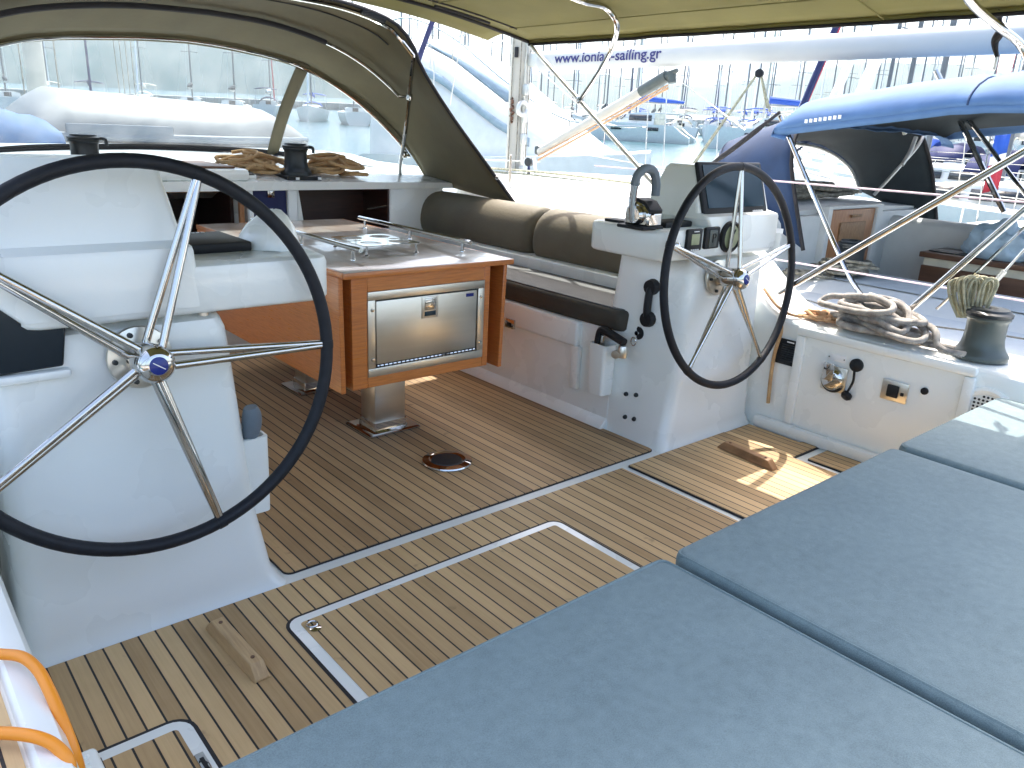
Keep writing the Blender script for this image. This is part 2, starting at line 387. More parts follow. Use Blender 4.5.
# ------------------------------------------------------------------ our yacht: deck (the floor of the place)
struct('deck', MB().bx(.15, 3.80, -.6, 5.06, -.06, -.012), 'gelw')
def teak_panel(mb, poly, inner, z=0.):
    mb.slot(1).prism(poly, z-.0115, z-.003); mb.slot(0).prism(inner, z-.0115, z); return mb
def rect(x0, x1, y0, y1, r=.02, g=.0045): return rrect(x0, x1, y0, y1, r), rrect(x0+g, x1-g, y0+g, y1-g, max(.003, r-g))
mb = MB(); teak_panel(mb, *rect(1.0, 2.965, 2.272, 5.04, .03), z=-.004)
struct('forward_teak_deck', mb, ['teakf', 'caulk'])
mb = MB()
teak_panel(mb, *rect(.215, 2.655, .2, 2.212, .008))
teak_panel(mb, *rect(2.70, 3.47, .2, 2.215, .01))
teak_panel(mb, [(3.47, 2.21), (3.47, 1.80), (3.72, 1.80), (3.735, 1.88), (3.69, 1.90), (3.70, 2.21)], [(3.46, 2.203), (3.46, 1.807), (3.713, 1.807), (3.725, 1.875), (3.682, 1.896), (3.692, 2.203)])
teak_panel(mb, *rect(3.515, 3.73, .9, 1.752, .01))
struct('aft_teak_deck', mb, ['teak', 'caulk'])

def hatch(label, x0, x1, y0, y1, r, ring=None, latch=None):
    t = thing('deck_hatch', label, 'hatch', (x0, y1, 0))
    obj('frame', MB().prism(rrect(x0, x1, y0, y1, r), -.004, .0025), 'gel', t)
    obj('gasket', MB().prism(rrect(x0-.011, x1+.011, y0-.011, y1+.011, r+.01), -.004, .0012), 'caulk', t)
    obj('teak_panel', MB().prism(rrect(x0+.034, x1-.034, y0+.034, y1-.034, .012), -.004, .0045), 'teak', t)
    if ring:
        m2 = MB(); m2.lathe([(.0, .0045), (.018, .0045), (.018, .007), (0, .008)], (ring[0], ring[1], 0), seg=16)
        m2.tube([(ring[0]+.016*cos(a), ring[1]+.02+.016*sin(a), .009) for a in [2*pi*k/14 for k in range(14)]], .0028, 6, True)
        obj('ring_pull', m2, 'steel', t)
    if latch:
        m2 = MB(); m2.box((latch[0], latch[1], .005), (.022, .11, .006), bev=.002)
        m2.slot(1).box((latch[0], latch[1], .0085), (.010, .07, .003), bev=.001)
        obj('latch', m2, ['steel', 'blk'], t)
    return t
hatch('large white framed teak hatch mid cockpit floor with small ring pull in its corner', .875, 2.035, .35, 2.012, .045, ring=(.935, 1.925))
hatch('narrow teak locker hatch beside the port coaming, slim latch set in its white frame', .235, .497, .45, 1.785, .05, latch=(.474, 1.58))
# hinge block beside the locker hatch
t = thing('hinge_cover', 'small white ribbed plastic block fixed to the port coaming under the orange hose', 'hinge cover', (.19, 1.3, .26))
mb = MB(); mb.bx(.15, .232, 1.18, 1.46, .26, .30, .012, 3)
for k in range(6): mb.bx(.175, .21, 1.34+.018*k, 1.347+.018*k, .30, .306, .001)
obj('cover', mb, 'gel', t)
obj('gap_strip', MB().bx(.2315, .235, 1.2, 1.44, .274, .28), 'caulk', t)

# foot chocks
def chock(a, b, label, mat='chock'):
    a, b = V(a), V(b); t = thing('foot_chock', label, 'foot chock', (a+b)/2)
    d = (b-a).normalized(); n = V((-d.y, d.x, 0)); ln = (b-a).length
    prof = lambda s, wd, h: [a+d*s+n*(-wd), a+d*s+n*wd, a+d*s+n*wd*.72+V((0, 0, h)), a+d*s-n*wd*.72+V((0, 0, h))]
    mb = MB(); mb.loft([prof(0, .026, .006), prof(.035, .027, .042), prof(ln-.035, .027, .042), prof(ln, .026, .006)])
    obj('bar', mb, mat, t, bevel=.004)
    m2 = MB()
    for s in (.06, ln-.06): m2.lathe([(.0, .044), (.006, .0445), (.006, .041)], a+d*s, seg=10)
    obj('wooden_plug', m2, 'bwood', t)
chock((.712, 1.80, .0), (.697, 2.13, .0), 'weathered wooden foot chock on the shaded floor planks below the near steering wheel', 'chockw')
chock((3.245, 1.765, .0), (3.275, 2.10, .0), 'wooden foot chock on the sunlit floor patch crossed by the far wheel shadow')
# floor fitting
t = thing('table_socket', 'round chrome floor plate with dark cover set in the teak aft of the table', 'floor plate', (2.02, 2.734, 0))
obj('rim', MB().lathe([(.0, .001), (.118, .001), (.115, .007), (.086, .012), (.078, .007), (0, .007)], (2.02, 2.734, 0), seg=36), 'steel', t)
obj('cover', MB().lathe([(.0, .006), (.074, .006), (.07, .014), (.02, .017), (0, .017)], (2.012, 2.726, 0), seg=28), 'wblk', t)
m2 = MB()
for a in (0.4, 1.9, 3.5, 5.0): m2.lathe([(0, .006), (.006, .0085), (0, .0095)], (2.02+.1*cos(a), 2.734+.1*sin(a), 0), seg=8)
obj('screw', m2, 'wgrey', t)

# ------------------------------------------------------------------ our yacht: the moulded boat
yacht = thing('sailing_yacht', 'white sailing yacht seen from aft in its own cockpit, with coamings, benches and low coachroof', 'yacht', (CL, 2, 0))
def ring_s(y, zt, xi=3.75, side=1):
    p = [(xi, -.02), (xi, zt-.045), (xi+.012, zt-.012), (xi+.05, zt), (4.12, zt), (4.2, min(zt, .56)-.0), (4.47, .52), (4.52, .44), (4.45, -.9), (4.0, -.9)]
    return [((x if side > 0 else mx_(x)), y, z) for x, z in p]
mb = MB()
ys = [(-.7, .56), (.9, .59), (1.9, .605), (2.08, .61)] + [(2.08+.62*k/9, .61+.34*(.5-.5*cos(pi*k/9))) for k in range(1, 10)] + [(4.3, .985), (5.05, 1.06)]
mb.loft([ring_s(y, z) for y, z in ys])
coam = obj('coaming', mb, 'gel', yacht, bevel=.012)
mb = MB()
def ring_p(y, zt):
    p = [(.205, -.02), (.152, zt-.03), (.142, zt-.008), (.126, zt), (.105, zt), (.094, zt-.012), (-.45, zt-.03), (-.55, zt-.14), (-.5, -.9), (.1, -.9)]
    return [(x, y, z) for x, z in p]
mb.loft([ring_p(-.7, .57), ring_p(1.55, .582), ring_p(1.9, .60), ring_p(2.2, .66), ring_p(2.5, .9), ring_p(5.05, 1.05)])
coamP = obj('coaming', mb, 'gel', yacht)
coamP['label'] = 'near port coaming with rounded white edge'
obj('side_deck_teak', MB().prism([(-.4, -.6), (.088, -.6), (.088, 1.75), (-.4, 1.75)], .54, .576), 'teak', yacht)
# moulded panel in the starboard coaming, made of a proud rim around the recess
mb = MB()
mb.bx(3.722, 3.752, 1.98, 2.03, .06, .545, .012); mb.bx(3.722, 3.752, 1.16, 1.21, .06, .545, .012)
mb.bx(3.716, 3.752, 1.16, 2.03, .545, .592, .014); mb.bx(3.70, 3.752, .3, 2.2, -.01, .06, .02)
obj('moulded_rim', mb, 'gel', yacht)
# shore power etc. as parts of the boat
mb = MB(); mb.bx(3.735, 3.748, 1.985, 2.135, .368, .505, .004)
for k in range(8): mb.slot(1).bx(3.728, 3.737, 2.0, 2.105, .39+.012*k, .395+.012*k, .001)
mb.slot(2).bx(3.732, 3.737, 2.04, 2.08, .491, .497)
obj('speaker_grille', mb, ['blk', 'wblk', 'white'], yacht)
mb = MB(); mb.bx(3.738, 3.749, 1.735, 1.865, .30, .43, .004)
inlet = obj('shore_power_inlet', mb, 'brush', yacht)
mb = MB(); c = (3.738, 1.80, .365); ax = (-1, 0, 0)
mb.lathe([(0, 0), (.056, 0), (.056, .022), (.048, .03), (.03, .034), (0, .035)], c, ax, 24)
mb.bx(3.70, 3.712, 1.79, 1.845, .36, .45, .004)
obj('lid', mb, 'steel', inlet)
obj('seal', MB().tube([(3.722, 1.795+.057*cos(a), .362+.057*sin(a)) for a in [-2.6+2.6*k/12 for k in range(13)]], .007, 6), 'blk', inlet)
mb = MB(); mb.bx(3.744, 3.75, 1.76, 1.85, .455, .49, .003)
for a in (1.765, 1.845): mb.slot(1).lathe([(0, 0), (.004, .002), (0, .003)], (3.744, a, .472), (-1, 0, 0), 6)
obj('label_plate', mb, ['white', 'wgrey'], yacht)
mb = MB(); mb.lathe([(0, 0), (.033, 0), (.033, .014), (.022, .022), (0, .024)], (3.75, 1.70, .462), (-1, 0, 0), 20)
cap = obj('socket_cap', mb, 'blk', yacht)
mb = MB(); mb.tube(spline([(3.73, 1.70, .44), (3.728, 1.695, .38), (3.725, 1.715, .315)], 6), .006, 6)
mb.lathe([(0, -.016), (.024, -.016), (.028, 0), (.02, .012), (0, .014)], (3.725, 1.715, .30), (-.7, .2, -.6), 16)
obj('tether', mb, 'blk', cap)
mb = MB(); mb.bx(3.74, 3.749, 1.435, 1.56, .335, .435, .004)
pl = obj('socket_plate', mb, 'brush', yacht)
mb = MB(); mb.bx(3.728, 3.742, 1.475, 1.53, .355, .415, .006); mb.bx(3.733, 3.742, 1.45, 1.466, .372, .388, .003)
obj('socket', mb, 'blk', pl)
obj('push_button', MB().lathe([(0, 0), (.017, 0), (.017, .008), (0, .012)], (3.75, 1.365, .423), (-1, 0, 0), 16), 'blk', yacht)
mb = MB(); mb.lathe([(0, 0), (.115, 0), (.113, .008), (.1, .014), (.085, .010), (.08, .004), (0, .004)], (3.75, 1.10, .40), (-1, 0, 0), 40)
for k in range(9):
    for j in range(9):
        dy, dz = (j-4)*.017, (k-4)*.017
        if dy*dy+dz*dz < .0055: mb.slot(1).lathe([(0, .004), (.006, .0055), (0, .006)], (3.75, 1.10+dy, .40+dz), (-1, 0, 0), 6)
for a in (.8, 2.4, 3.9, 5.5): mb.slot(1).lathe([(0, .012), (.005, .014), (0, .016)], (3.75, 1.10+.1*cos(a), .4+.1*sin(a)), (-1, 0, 0), 8)
obj('round_speaker', mb, ['gel', 'blk'], yacht)

# starboard bench (and its port twin, hidden behind the console)
def bench(side):
    X = (lambda x: x) if side > 0 else mx_
    mb = MB()
    prof = [(2.985, -.02), (2.985, .06), (2.99, .39), (2.99, .53), (3.6, .53), (3.6, -.02)]
    mb.loft([[(X(x), y, z) for x, z in prof] for y in (2.62, 5.04)])
    mb.loft([[(X(x), y, z) for x, z in [(2.93, -.02), (2.94, .004), (2.965, .03), (2.99, .05), (3.0, -.02)]] for y in (2.62, 5.04)])
    mb.loft([[(X(x), y, z) for x, z in [(3.39, .5), (3.39, .71), (3.42, .72), (3.6, .72), (3.6, .5)]] for y in (2.62, 5.04)])  # white ledge added in place of a sunlit strip behind the seat
    b_ = obj('bench', mb, 'gel', yacht, bevel=.008)
    mb = MB(); mb.bx(X(2.952), X(3.02), 2.86, 4.98, .385, .53, .02, 3)
    lid = obj('locker_lid', mb, 'gel', b_)
    if side > 0:
        mb = MB(); mb.bx(2.940, 2.954, 3.36, 3.44, .375, .43, .004); mb.slot(1).bx(2.936, 2.943, 3.38, 3.42, .385, .41, .003)
        obj('latch', mb, ['steel', 'blk'], b_)
        mb = MB(); mb.bx(2.955, 2.99, 2.84, 2.90, .15, .39, .012); obj('moulded_pad', mb, 'gel', b_)
    return b_
bench(1); bench(-1)
# white blocks closing the cockpit ahead of the benches, bulkhead and coachroof
BY = 5.02
mb = MB()
mb.bx(3.14, 3.62, BY, BY+.35, -.02, 1.055, .02)            # right of the locker opening
mb.bx(2.355, 2.42, BY, BY+.35, -.02, 1.055, .008)           # between door and opening
mb.bx(2.42, 3.14, BY, BY+.35, -.02, .745, .008)             # below the opening
mb.bx(2.085, 2.115, BY, BY+.3, -.02, 1.075, .006)
mb.bx(.3, 1.55, BY, BY+.35, -.02, 1.06, .01)
mb.bx(1.55, 2.085, BY, BY+.25, -.02, .50, .01)
mb.bx(2.115, 2.355, BY, BY+.3, -.02, .55, .004)
# slanted left cheek of the opening
mb.prismy([(2.42, .745), (2.47, .745), (2.425, 1.055), (2.42, 1.055)], BY+.002, BY+.34)
mb.bx(2.42, 3.14, BY+.5, BY+.52, .5, 1.06)
mb.bx(2.40, 3.16, BY+.02, BY+.5, .70, .744)
bk = obj('bulkhead', mb, 'gel', yacht)
mb = MB(); mb.bx(2.40, 3.2, BY+.36, BY+.49, .70, 1.06); mb.bx(2.445, 3.13, BY+.05, BY+.36, .746, .752); mb.bx(3.126, 3.1385, BY+.012, BY+.36, .75, 1.05)
obj('locker_lining', mb, 'dwood', bk)
mb = MB(); mb.tube([(2.98, BY+.05, .885), (3.14, BY+.02, .91)], .006, 6); obj('locker_rail', mb, 'steel', bk)
mb = MB(); mb.bx(2.122, 2.35, BY+.02, BY+.05, .55, 1.062, .004)
dr = obj('locker_door', mb, 'navyS', bk)
mb = MB(); mb.bx(2.215, 2.262, BY+.005, BY+.021, .985, 1.05, .003); mb.bx(2.228, 2.249, BY-.004, BY+.006, .995, 1.03, .003); obj('latch', mb, 'steel', dr)
mb = MB()
mb.bx(1.55, 2.085, BY+.9, BY+.93, -.4, 1.15); mb.bx(1.53, 1.552, BY+.02, BY+.9, -.4, 1.1); mb.bx(2.062, 2.084, BY+.26, BY+.9, -.4, 1.1)
mb.slot(1).bx(1.6, 2.05, BY+.12, BY+.16, .5, .73); mb.bx(1.55, 2.08, BY+.45, BY+.85, .98, 1.005)
mb.bx(1.95, 2.08, BY+.03, BY+.22, .70, .73); mb.bx(2.03, 2.06, BY+.02, BY+.05, .5, 1.06)
obj('companionway', mb, ['dwood', 'wash'], bk)
# coachroof
def zr(y): return 1.075 + (y-BY)*.098
mb = MB()
def roof_ring(y, x0, x1, z): return [(x0, y, z-(.18 if y > BY+.3 else .035)), (x0+.02, y, z-.012), (x0+.08, y, z), ((x0+x1)/2, y, z+.02), (x1-.08, y, z), (x1-.02, y, z-.012), (x1, y, z-(.18 if y > BY+.3 else .035))]
secs = [(BY-.025, -.12, 3.73, 1.072), (BY+.28, -.12, 3.73, zr(BY+.28)), (5.6, -.1, 3.72, zr(5.6)), (6.4, .0, 3.66, zr(6.4)), (8.5, .55, 3.41, 1.20), (11, 1.0, 2.96, 1.05), (12.4, 1.6, 2.4, .9)]
mb.loft([[(p[0], p[1], p[2]) for p in roof_ring(*q_)] + [(q_[2], q_[0], q_[3]-(.2 if i > 1 else .04)), (q_[1], q_[0], q_[3]-(.2 if i > 1 else .04))] for i, q_ in enumerate(secs)])
rf = obj('coachroof', mb, 'gel', yacht)
mb = MB(); mb.bx(1.42, 2.10, BY-.01, BY+1.0, 1.09, 1.165, .025); rfh = obj('sliding_hatch', mb, 'gel', yacht)
mb = MB(); mb.bx(1.52, 2.02, BY+.03, BY+.6, 1.166, 1.18, .006); obj('hatch_board', mb, 'bwood', rfh)
# hull and foredeck
def hullring(y, hb, z, keel): return [(CL-hb, y, z), (CL+hb, y, z), (CL+hb*.98, y, z-.5), (CL+hb*.6, y, keel), (CL-hb*.6, y, keel), (CL-hb*.98, y, z-.5)]
mb = MB(); mb.loft([hullring(*q_) for q_ in ((5.03, 2.5, .6, -1.5), (8, 2.25, .66, -1.5), (11, 1.5, .76, -1.5), (13.6, .25, .9, -1.0))])
mb.loft([hullring(*q_) for q_ in ((-.7, 2.3, -.1, -1.4), (2, 2.45, -.1, -1.5), (5.02, 2.48, -.1, -1.5))])
obj('hull', mb, 'gel', yacht)
# mast, shrouds and halyards ahead of the hood
mb = MB(); mb.tube([(CL, 10.3, .9), (CL, 10.22, 17)], .1, 12); ms = obj('mast', mb, 'mastw', yacht)
mb = MB()
for k in range(4): mb.tube([(2.72+.05*k, 9.9, 1.1), (2.62+.09*k, 10.0, 6)], .005, 5)
mb.tube([(CL-.16, 10.1, 1), (CL-.18, 10.1, 9)], .007, 5); mb.tube([(CL+.17, 10.1, 1), (CL+.17, 10.1, 9)], .008, 5)
obj('halyards', mb, 'ropeD', ms)

# sunbed base
mb = MB(); mb.bx(.26, 3.70, -.6, .985, -.01, .412, .03, 3)
obj('sunbed_base', mb, 'gel', yacht)

# ------------------------------------------------------------------ cushions on the sunbed
def slab(x0, x1, y0, y1, z0, z1, r=.028, nx=26, ny=26, seed=0, amp=.004, droop=.0):
    """A soft slab: rounded rim, slightly crowned and uneven top."""
    mb = MB(); rings = []
    def ring(ins, z, rad): return rrect(x0+ins, x1-ins, y0+ins, y1-ins, rad, z, 6)
    prof = [(.012, z0), (.0, z0+.014)] + [(r*(1-cos(a)), z1-r+r*sin(a)) for a in [0, .4, .8, 1.2, pi/2]]
    rings = [ring(i, z, max(.012, .05-i)) for i, z in prof]
    base = rings[-1]; c = V(((x0+x1)/2, (y0+y1)/2, z1))
    for f in (.97, .9, .8, .65, .5, .3, .1):
        rings.append([tuple(c.lerp(V(p), f)) for p in base])
    out = []
    for k, rg in enumerate(rings):
        g = []
        for p in rg:
            p = V(p); e = 0
            if k > 4:
                e = amp*noise.noise((p.x*2.3, p.y*2.3, seed)) + amp*.5*noise.noise((p.x*7, p.y*7, seed+5))
            p += V((noise.noise((p.x*3, p.y*3, seed+9))*.006, noise.noise((p.x*3, p.y*3, seed+19))*.006, e)) if 1 < k < 7 else V((0, 0, e))
            g.append(p)
        out.append(g)
    mb.loft(out); return mb
def sun_cushion(label, x0, x1, seed):
    t = thing('sun_cushion', label, 'cushion', ((x0+x1)/2, .4, .41), 'sunbed cushions')
    obj('pad', slab(x0, x1, -.55, 1.052, .412, .502, .02, seed=seed, amp=.009), 'cush', t, smooth=60)
    ins = .0185
    mb = MB(); mb.tube([(p[0], p[1], .4985) for p in rrect(x0+ins-.005, x1-ins+.005, -.52, 1.052-ins+.005, .02, None, 4)], .0042, 6, True)
    obj('piping', mb, 'cush', t)
sun_cushion('grey blue sun cushion filling the near left of the sunbed next to the port coaming', .235, 1.449, 1)
sun_cushion('grey blue sun cushion in the middle of the sunbed between the two others', 1.477, 2.697, 2)
sun_cushion('grey blue sun cushion against the starboard coaming with a sunlit far corner', 2.725, 3.69, 3)

# ------------------------------------------------------------------ bench cushions
def seat_cush(side, label, top_):
    X = (lambda x: x) if side > 0 else mx_
    mb = slab(min(X(2.965), X(3.385)), max(X(2.965), X(3.385)), 2.56, 4.98, .533, .640, .025, seed=6+side)
    o_ = tag(obj('seat_cushion', mb, 'cushd', origin=(X(3.25), 3.7, .53), smooth=60), label, 'cushion')
    obj('paler_top', top_, 'cusht', o_, smooth=60)
mb = slab(2.985, 3.37, 2.58, 4.96, .630, .646, .008, seed=4, amp=.004)
seat_cush(1, 'dark charcoal seat cushion on the starboard bench below the taupe backrest', mb)
def backrest(y0, y1, label, seed, side=1):
    X = (lambda x: x) if side > 0 else mx_
    prof = [(3.44, .70), (3.412, .735), (3.40, .80), (3.41, .88), (3.44, .95), (3.50, 1.0), (3.58, 1.02), (3.66, 1.0), (3.715, .95), (3.73, .87), (3.72, .78), (3.70, .705)]
    rings = []; n = 30
    cx, cz = 3.57, .85
    for k in range(n+1):
        f = k/n; e = min(f, 1-f)*(y1-y0); s = 1 - .10*max(0, 1-e/.03)**2
        if k in (0, n): s = .86
        ring = []
        for j, (x, z) in enumerate(prof):
            pk = .022*noise.noise((j*.9, f*(y1-y0)*14, seed))*max(0, 1-e/.16)
            w_ = .007*noise.noise((j*.35, f*(y1-y0)*3, seed+3))
            ring.append((X(cx+(x-cx)*(s+pk*2+w_*2)), y0+f*(y1-y0), cz+(z-cz)*(s+pk*2+w_*2)))
        rings.append(ring)
    mb = MB(); mb.loft(rings)
    return tag(obj('backrest_cushion', mb, 'khk', origin=(X(3.57), (y0+y1)/2, .66), smooth=70, sub=1), label, 'cushion', 'starboard backrest cushions')
backrest(3.80, 5.06, 'long taupe backrest cushion on the starboard bench below the end of the hood', 1)
backrest(2.50, 3.785, 'taupe backrest cushion on the starboard bench next to the far helm console', 2)

# ------------------------------------------------------------------ helm consoles
def ped_x(z, y):
    """Inboard face of the starboard pedestal at height z and station y."""
    t_ = ((0, .962), (.05, .957), (.28, .915), (.55, .893), (.80, .872), (.89, .862)); b = .862
    for (z0, b0), (z1, b1) in zip(t_, t_[1:]):
        if z0 <= z <= z1: b = b0+(b1-b0)*(z-z0)/(z1-z0)
    xin = .974 if z < .56 else .974-(z-.56)*.16
    return mx_(b+(xin-b)*max(0, min(1, (y-2.255-.06)/.3))**1.3)
def on_ped(px, py):
    x = 3.05
    for k in range(12): p = at(px, py, 'X', x); x = ped_x(p.z, p.y)
    return V((x, p.y, p.z))
def console(side):
    X = (lambda x: x) if side < 0 else mx_
    xr = lambda a, b: (min(X(a), X(b)), max(X(a), X(b)))
    lab = ('white helm console behind the near steering wheel with a blank covered screen pod' if side < 0 else
           'white helm console behind the far steering wheel with throttle, round gauge and dark chart screen')
    t = thing('helm_console', lab, 'helm console', (X(.6), 2.5, 0))
    mb = MB(); rings = []
    for z, a, b, y, r in ((-.012, .205, .992, 2.222, .04), (.012, .212, .975, 2.235, .05), (.05, .22, .957, 2.246, .06), (.28, .228, .915, 2.25, .065), (.55, .236, .893, 2.256, .065),
                          (.80, .245, .872, 2.262, .06), (.89, .25, .862, 2.266, .055), (.922, .262, .85, 2.276, .05), (.935, .29, .82, 2.31, .04)):
        x0, x1 = xr(a, b); rg = rrect(x0, x1, y, 2.70, r, z); xin = .974 if z < .56 else .974-(z-.56)*.16
        rings.append([(px+((xin-b)*(1 if side < 0 else -1)*max(0, min(1, (py-y-.06)/.3))**1.3 if abs(px-X(b)) < .3 else 0), py, pz) for px, py, pz in rg])
    mb.loft(rings)
    ped = obj('pedestal', mb, 'gel', t, smooth=50)
    if side < 0:
        mb = MB(); q_ = [at(x, y, 'Y', 2.252) for x, y in ((-30, 381), (64, 366), (66, 325), (24, 324), (6, 300), (-30, 285))]; mb.prismy([(p.x, p.z) for p in q_], 2.250, 2.32)
        obj('dark_window', mb, 'smoke', ped, bevel=.006)
        mb = MB(); mb.bx(.24, .425, 2.238, 2.28, q_[1].z-.03, q_[1].z-.006, .008); obj('window_ledge', mb, 'gel', ped)
    # gap with stainless feet
    mb = MB()
    for a in (.46, .80):
        for yy in (2.31, 2.5): mb.lathe([(.018, .925), (.018, .965)], (X(a), yy, 0), (0, 0, 1), 12)
    x0, x1 = xr(.36, .87); mb.bx(x0, x1, 2.335, 2.58, .930, .945, .004)
    obj('stainless_foot', mb, 'brush', t)
    # tray
    mb = MB(); x0, x1 = xr(.315 if side < 0 else .235, 1.185 if side < 0 else 1.155); rings = []
    for z, ins in ((.950, .022), (.955, .008), (.965, .001), (1.07, .0), (1.085, .005), (1.092, .018)):
        rings.append(rrect(x0+ins, x1-ins, 2.225+ins, 2.70-ins, .06-ins*.6, z))
    mb.loft(rings); tray = obj('tray', mb, 'gel', t, smooth=38)
    # pod
    mb = MB(); rings = []
    for z, y0, y1, a, b in ((.975, 2.2235, 2.64, .325 if side < 0 else .238, .778), (1.03, 2.2235, 2.64, .27 if side < 0 else .238, .772), (1.13, 2.2235, 2.63, .24, .764), (1.142, 2.229, 2.63, .242, .762), (1.155, 2.288, 2.62, .245, .757), (1.25, 2.318, 2.585, .25, .742), (1.35, 2.352, 2.545, .256, .726), (1.368, 2.366, 2.53, .27, .712)):
        x0, x1 = xr(a, b+(.085 if side > 0 and z > 1.1 else 0)); rings.append(rrect(x0, x1, y0, y1, .022, z))
    mb.loft(rings); pod = obj('display_pod', mb, 'gel', t, smooth=40)
    nrm = V((0, -1, .33)).normalized(); rot = Matrix((V((1, 0, 0)), V((0, .33, 1)).normalized(), nrm)).transposed()
    def onface(x, z): return V((x, 2.288+(z-1.155)*.325, z))
    if side > 0:
        mb = MB(); mb.box(onface(3.405, 1.258)+nrm*.006, (.53, .26, .022), rot, .01, 3)
        scr = obj('chart_screen', mb, 'blk', t)
        mb = MB(); mb.box(onface(3.41, 1.268)+nrm*.0185, (.47, .205, .003), rot); obj('glass', mb, 'screen', scr)
        mb = MB()
        for k in range(9): mb.box(onface(3.54+.0105*k, 1.148)+nrm*.0185, (.006, .009+.003*(k % 2), .002), rot)
        obj('maker_mark', mb, 'white', scr)
        # instruments on the tray face
        def inst(x, z, s):
            mb = MB(); mb.bx(x-s, x+s, 2.208, 2.229, z-s*.92, z+s*.92, .008); return mb
        a = obj('instrument_display', inst(3.01, 1.045, .055), 'blk', t)
        mb = MB(); mb.bx(2.98, 3.04, 2.205, 2.21, 1.023, 1.073, .003); obj('lcd', mb, 'lcd', a)
        mb = MB(); mb.bx(2.995, 3.03, 2.204, 2.209, 1.082, 1.086)
        obj('title', mb, 'white', a); mb = MB()
        for k in range(4): mb.bx(2.983+.016*k, 2.991+.016*k, 2.204, 2.209, .998, 1.004)
        obj('button', mb, 'white', a)
        a = obj('instrument_display', inst(3.145, 1.048, .055), 'blk', t)
        a['label'] = 'blank dark instrument with P shaped mark'
        mb = MB(); mb.bx(3.115, 3.178, 2.2055, 2.209, .006+1, 1.086, .004); obj('cover', mb, 'wgrey', a)
        mb = MB(); pts = [(3.14, 2.203, 1.028), (3.14, 2.203, 1.068), (3.155, 2.203, 1.068), (3.161, 2.203, 1.058), (3.155, 2.203, 1.049), (3.141, 2.203, 1.049)]; mb.tube(pts, .0022, 5); obj('raised_mark', mb, 'blk', a)
        mb = MB(); mb.lathe([(0, 0), (.075, 0), (.075, .02), (.066, .028), (.06, .018), (0, .018)], (3.29, 2.225, 1.045), (0, -1, 0), 32)
        a = obj('round_gauge', mb, 'blk', t)
        mb = MB(); mb.lathe([(0, 0), (.058, 0), (0, .001)], (3.29, 2.2055, 1.045), (0, -1, 0), 28); obj('dial', mb, 'lcd', a)
        mb = MB(); mb.tube([(3.29, 2.202, 1.045), (3.313, 2.202, 1.08)], .003, 5); mb.tube([(3.29, 2.202, 1.045), (3.278, 2.202, 1.0)], .002, 5); obj('needle', mb, 'blk', a)
        obj('ignition_key', MB().lathe([(0, 0), (.016, 0), (.016, .01), (.008, .016), (0, .016)], (2.90, 2.225, 1.025), (0, -1, 0), 14), 'steel', t)
        mb = MB(); mb.bx(2.835, 2.905, 2.49, 2.62, 1.09, 1.105, .005); mb.bx(2.905, 3.10, 2.30, 2.42, 1.09, 1.118, .008); obj('rubber_pad', mb, 'blk', t)
        # throttle
        mb = MB(); mb.bx(2.735, 2.875, 2.29, 2.45, 1.088, 1.105, .006)
        th = obj('throttle', mb, 'blk', t)
        mb = MB(); mb.prismx([(2.295, 1.10), (2.295, 1.165), (2.33, 1.20), (2.385, 1.215), (2.43, 1.18), (2.435, 1.10)], 2.765, 2.87); obj('chrome_body', mb, 'steel', th, bevel=.012)
        mb = MB(); mb.prismx([(2.297, 1.155), (2.292, 1.175), (2.33, 1.212), (2.385, 1.225), (2.425, 1.195), (2.42, 1.185)], 2.772, 2.862); obj('key_pad', mb, 'blk', th, bevel=.005)
        mb = MB(); mb.lathe([(0, 0), (.04, 0), (.042, .02), (.034, .034), (0, .036)], (2.775, 2.36, 1.15), (-1, 0, 0), 24)
        mb.tube(spline([(2.735, 2.36, 1.13), (2.722, 2.355, 1.22), (2.715, 2.345, 1.30)], 6), [.017]*13, 10)
        obj('lever_arm', mb, 'steel', th)
        mb = MB(); pts = spline([(2.714, 2.345, 1.28), (2.722, 2.34, 1.325), (2.765, 2.335, 1.352), (2.82, 2.335, 1.34), (2.845, 2.335, 1.29), (2.848, 2.335, 1.235)], 8); mb.tube(pts, [.02]*len(pts), 10)
        obj('lever_grip', mb, 'rubber', th)
        # bolts
        mb = MB()
        for px, py in ((626, 394), (636, 395), (625, 417), (634, 419)): m2 = MB(); q_ = on_ped(px, py); m2.lathe([(0, -.01), (.012, -.01), (.012, .003), (.009, .009), (0, .01)], q_, (-1, 0, 0), 10); obj('bolt', m2, 'wblk', ped)
        kp = on_ped(638, 333)
        mb = MB(); mb.lathe([(0, 0), (.034, 0), (.034, .006), (.024, .008), (0, .008)], kp+V((.004, 0, 0)), (-1, 0, 0), 20)
        ks = obj('key_switch', mb, 'blk', ped)
        mb = MB(); mb.lathe([(0, .006), (.014, .006), (.012, .014), (0, .014)], kp, (-1, 0, 0), 12); mb.tube([(kp.x-.015, kp.y+.012+.016*cos(a), kp.z-.045+.022*sin(a)) for a in [2*pi*k/12 for k in range(12)]], .003, 5, True); obj('key', mb, 'steel', ks)
        # black pump handle clipped to the pedestal
        mb = MB(); ka, kb = on_ped(653, 287), on_ped(649, 319); pts = [ka, ka.lerp(kb, .15)+V((-.022, 0, 0)), ka.lerp(kb, .8)+V((-.022, 0, 0)), kb]
        mb.tube(spline(pts, 5), .02, 10)
        for p in (ka, kb): mb.lathe([(0, -.03), (.038, -.03), (.042, 0), (.036, .03), (0, .032)], p, (-1, 0, 0), 14)
        obj('clip_handle', mb, 'blk', ped)
    else:
        mb = MB(); mb.bx(.805, 1.0, 2.40, 2.66, 1.090, 1.122, .008); bxm = obj('black_display', mb, 'blk', t)
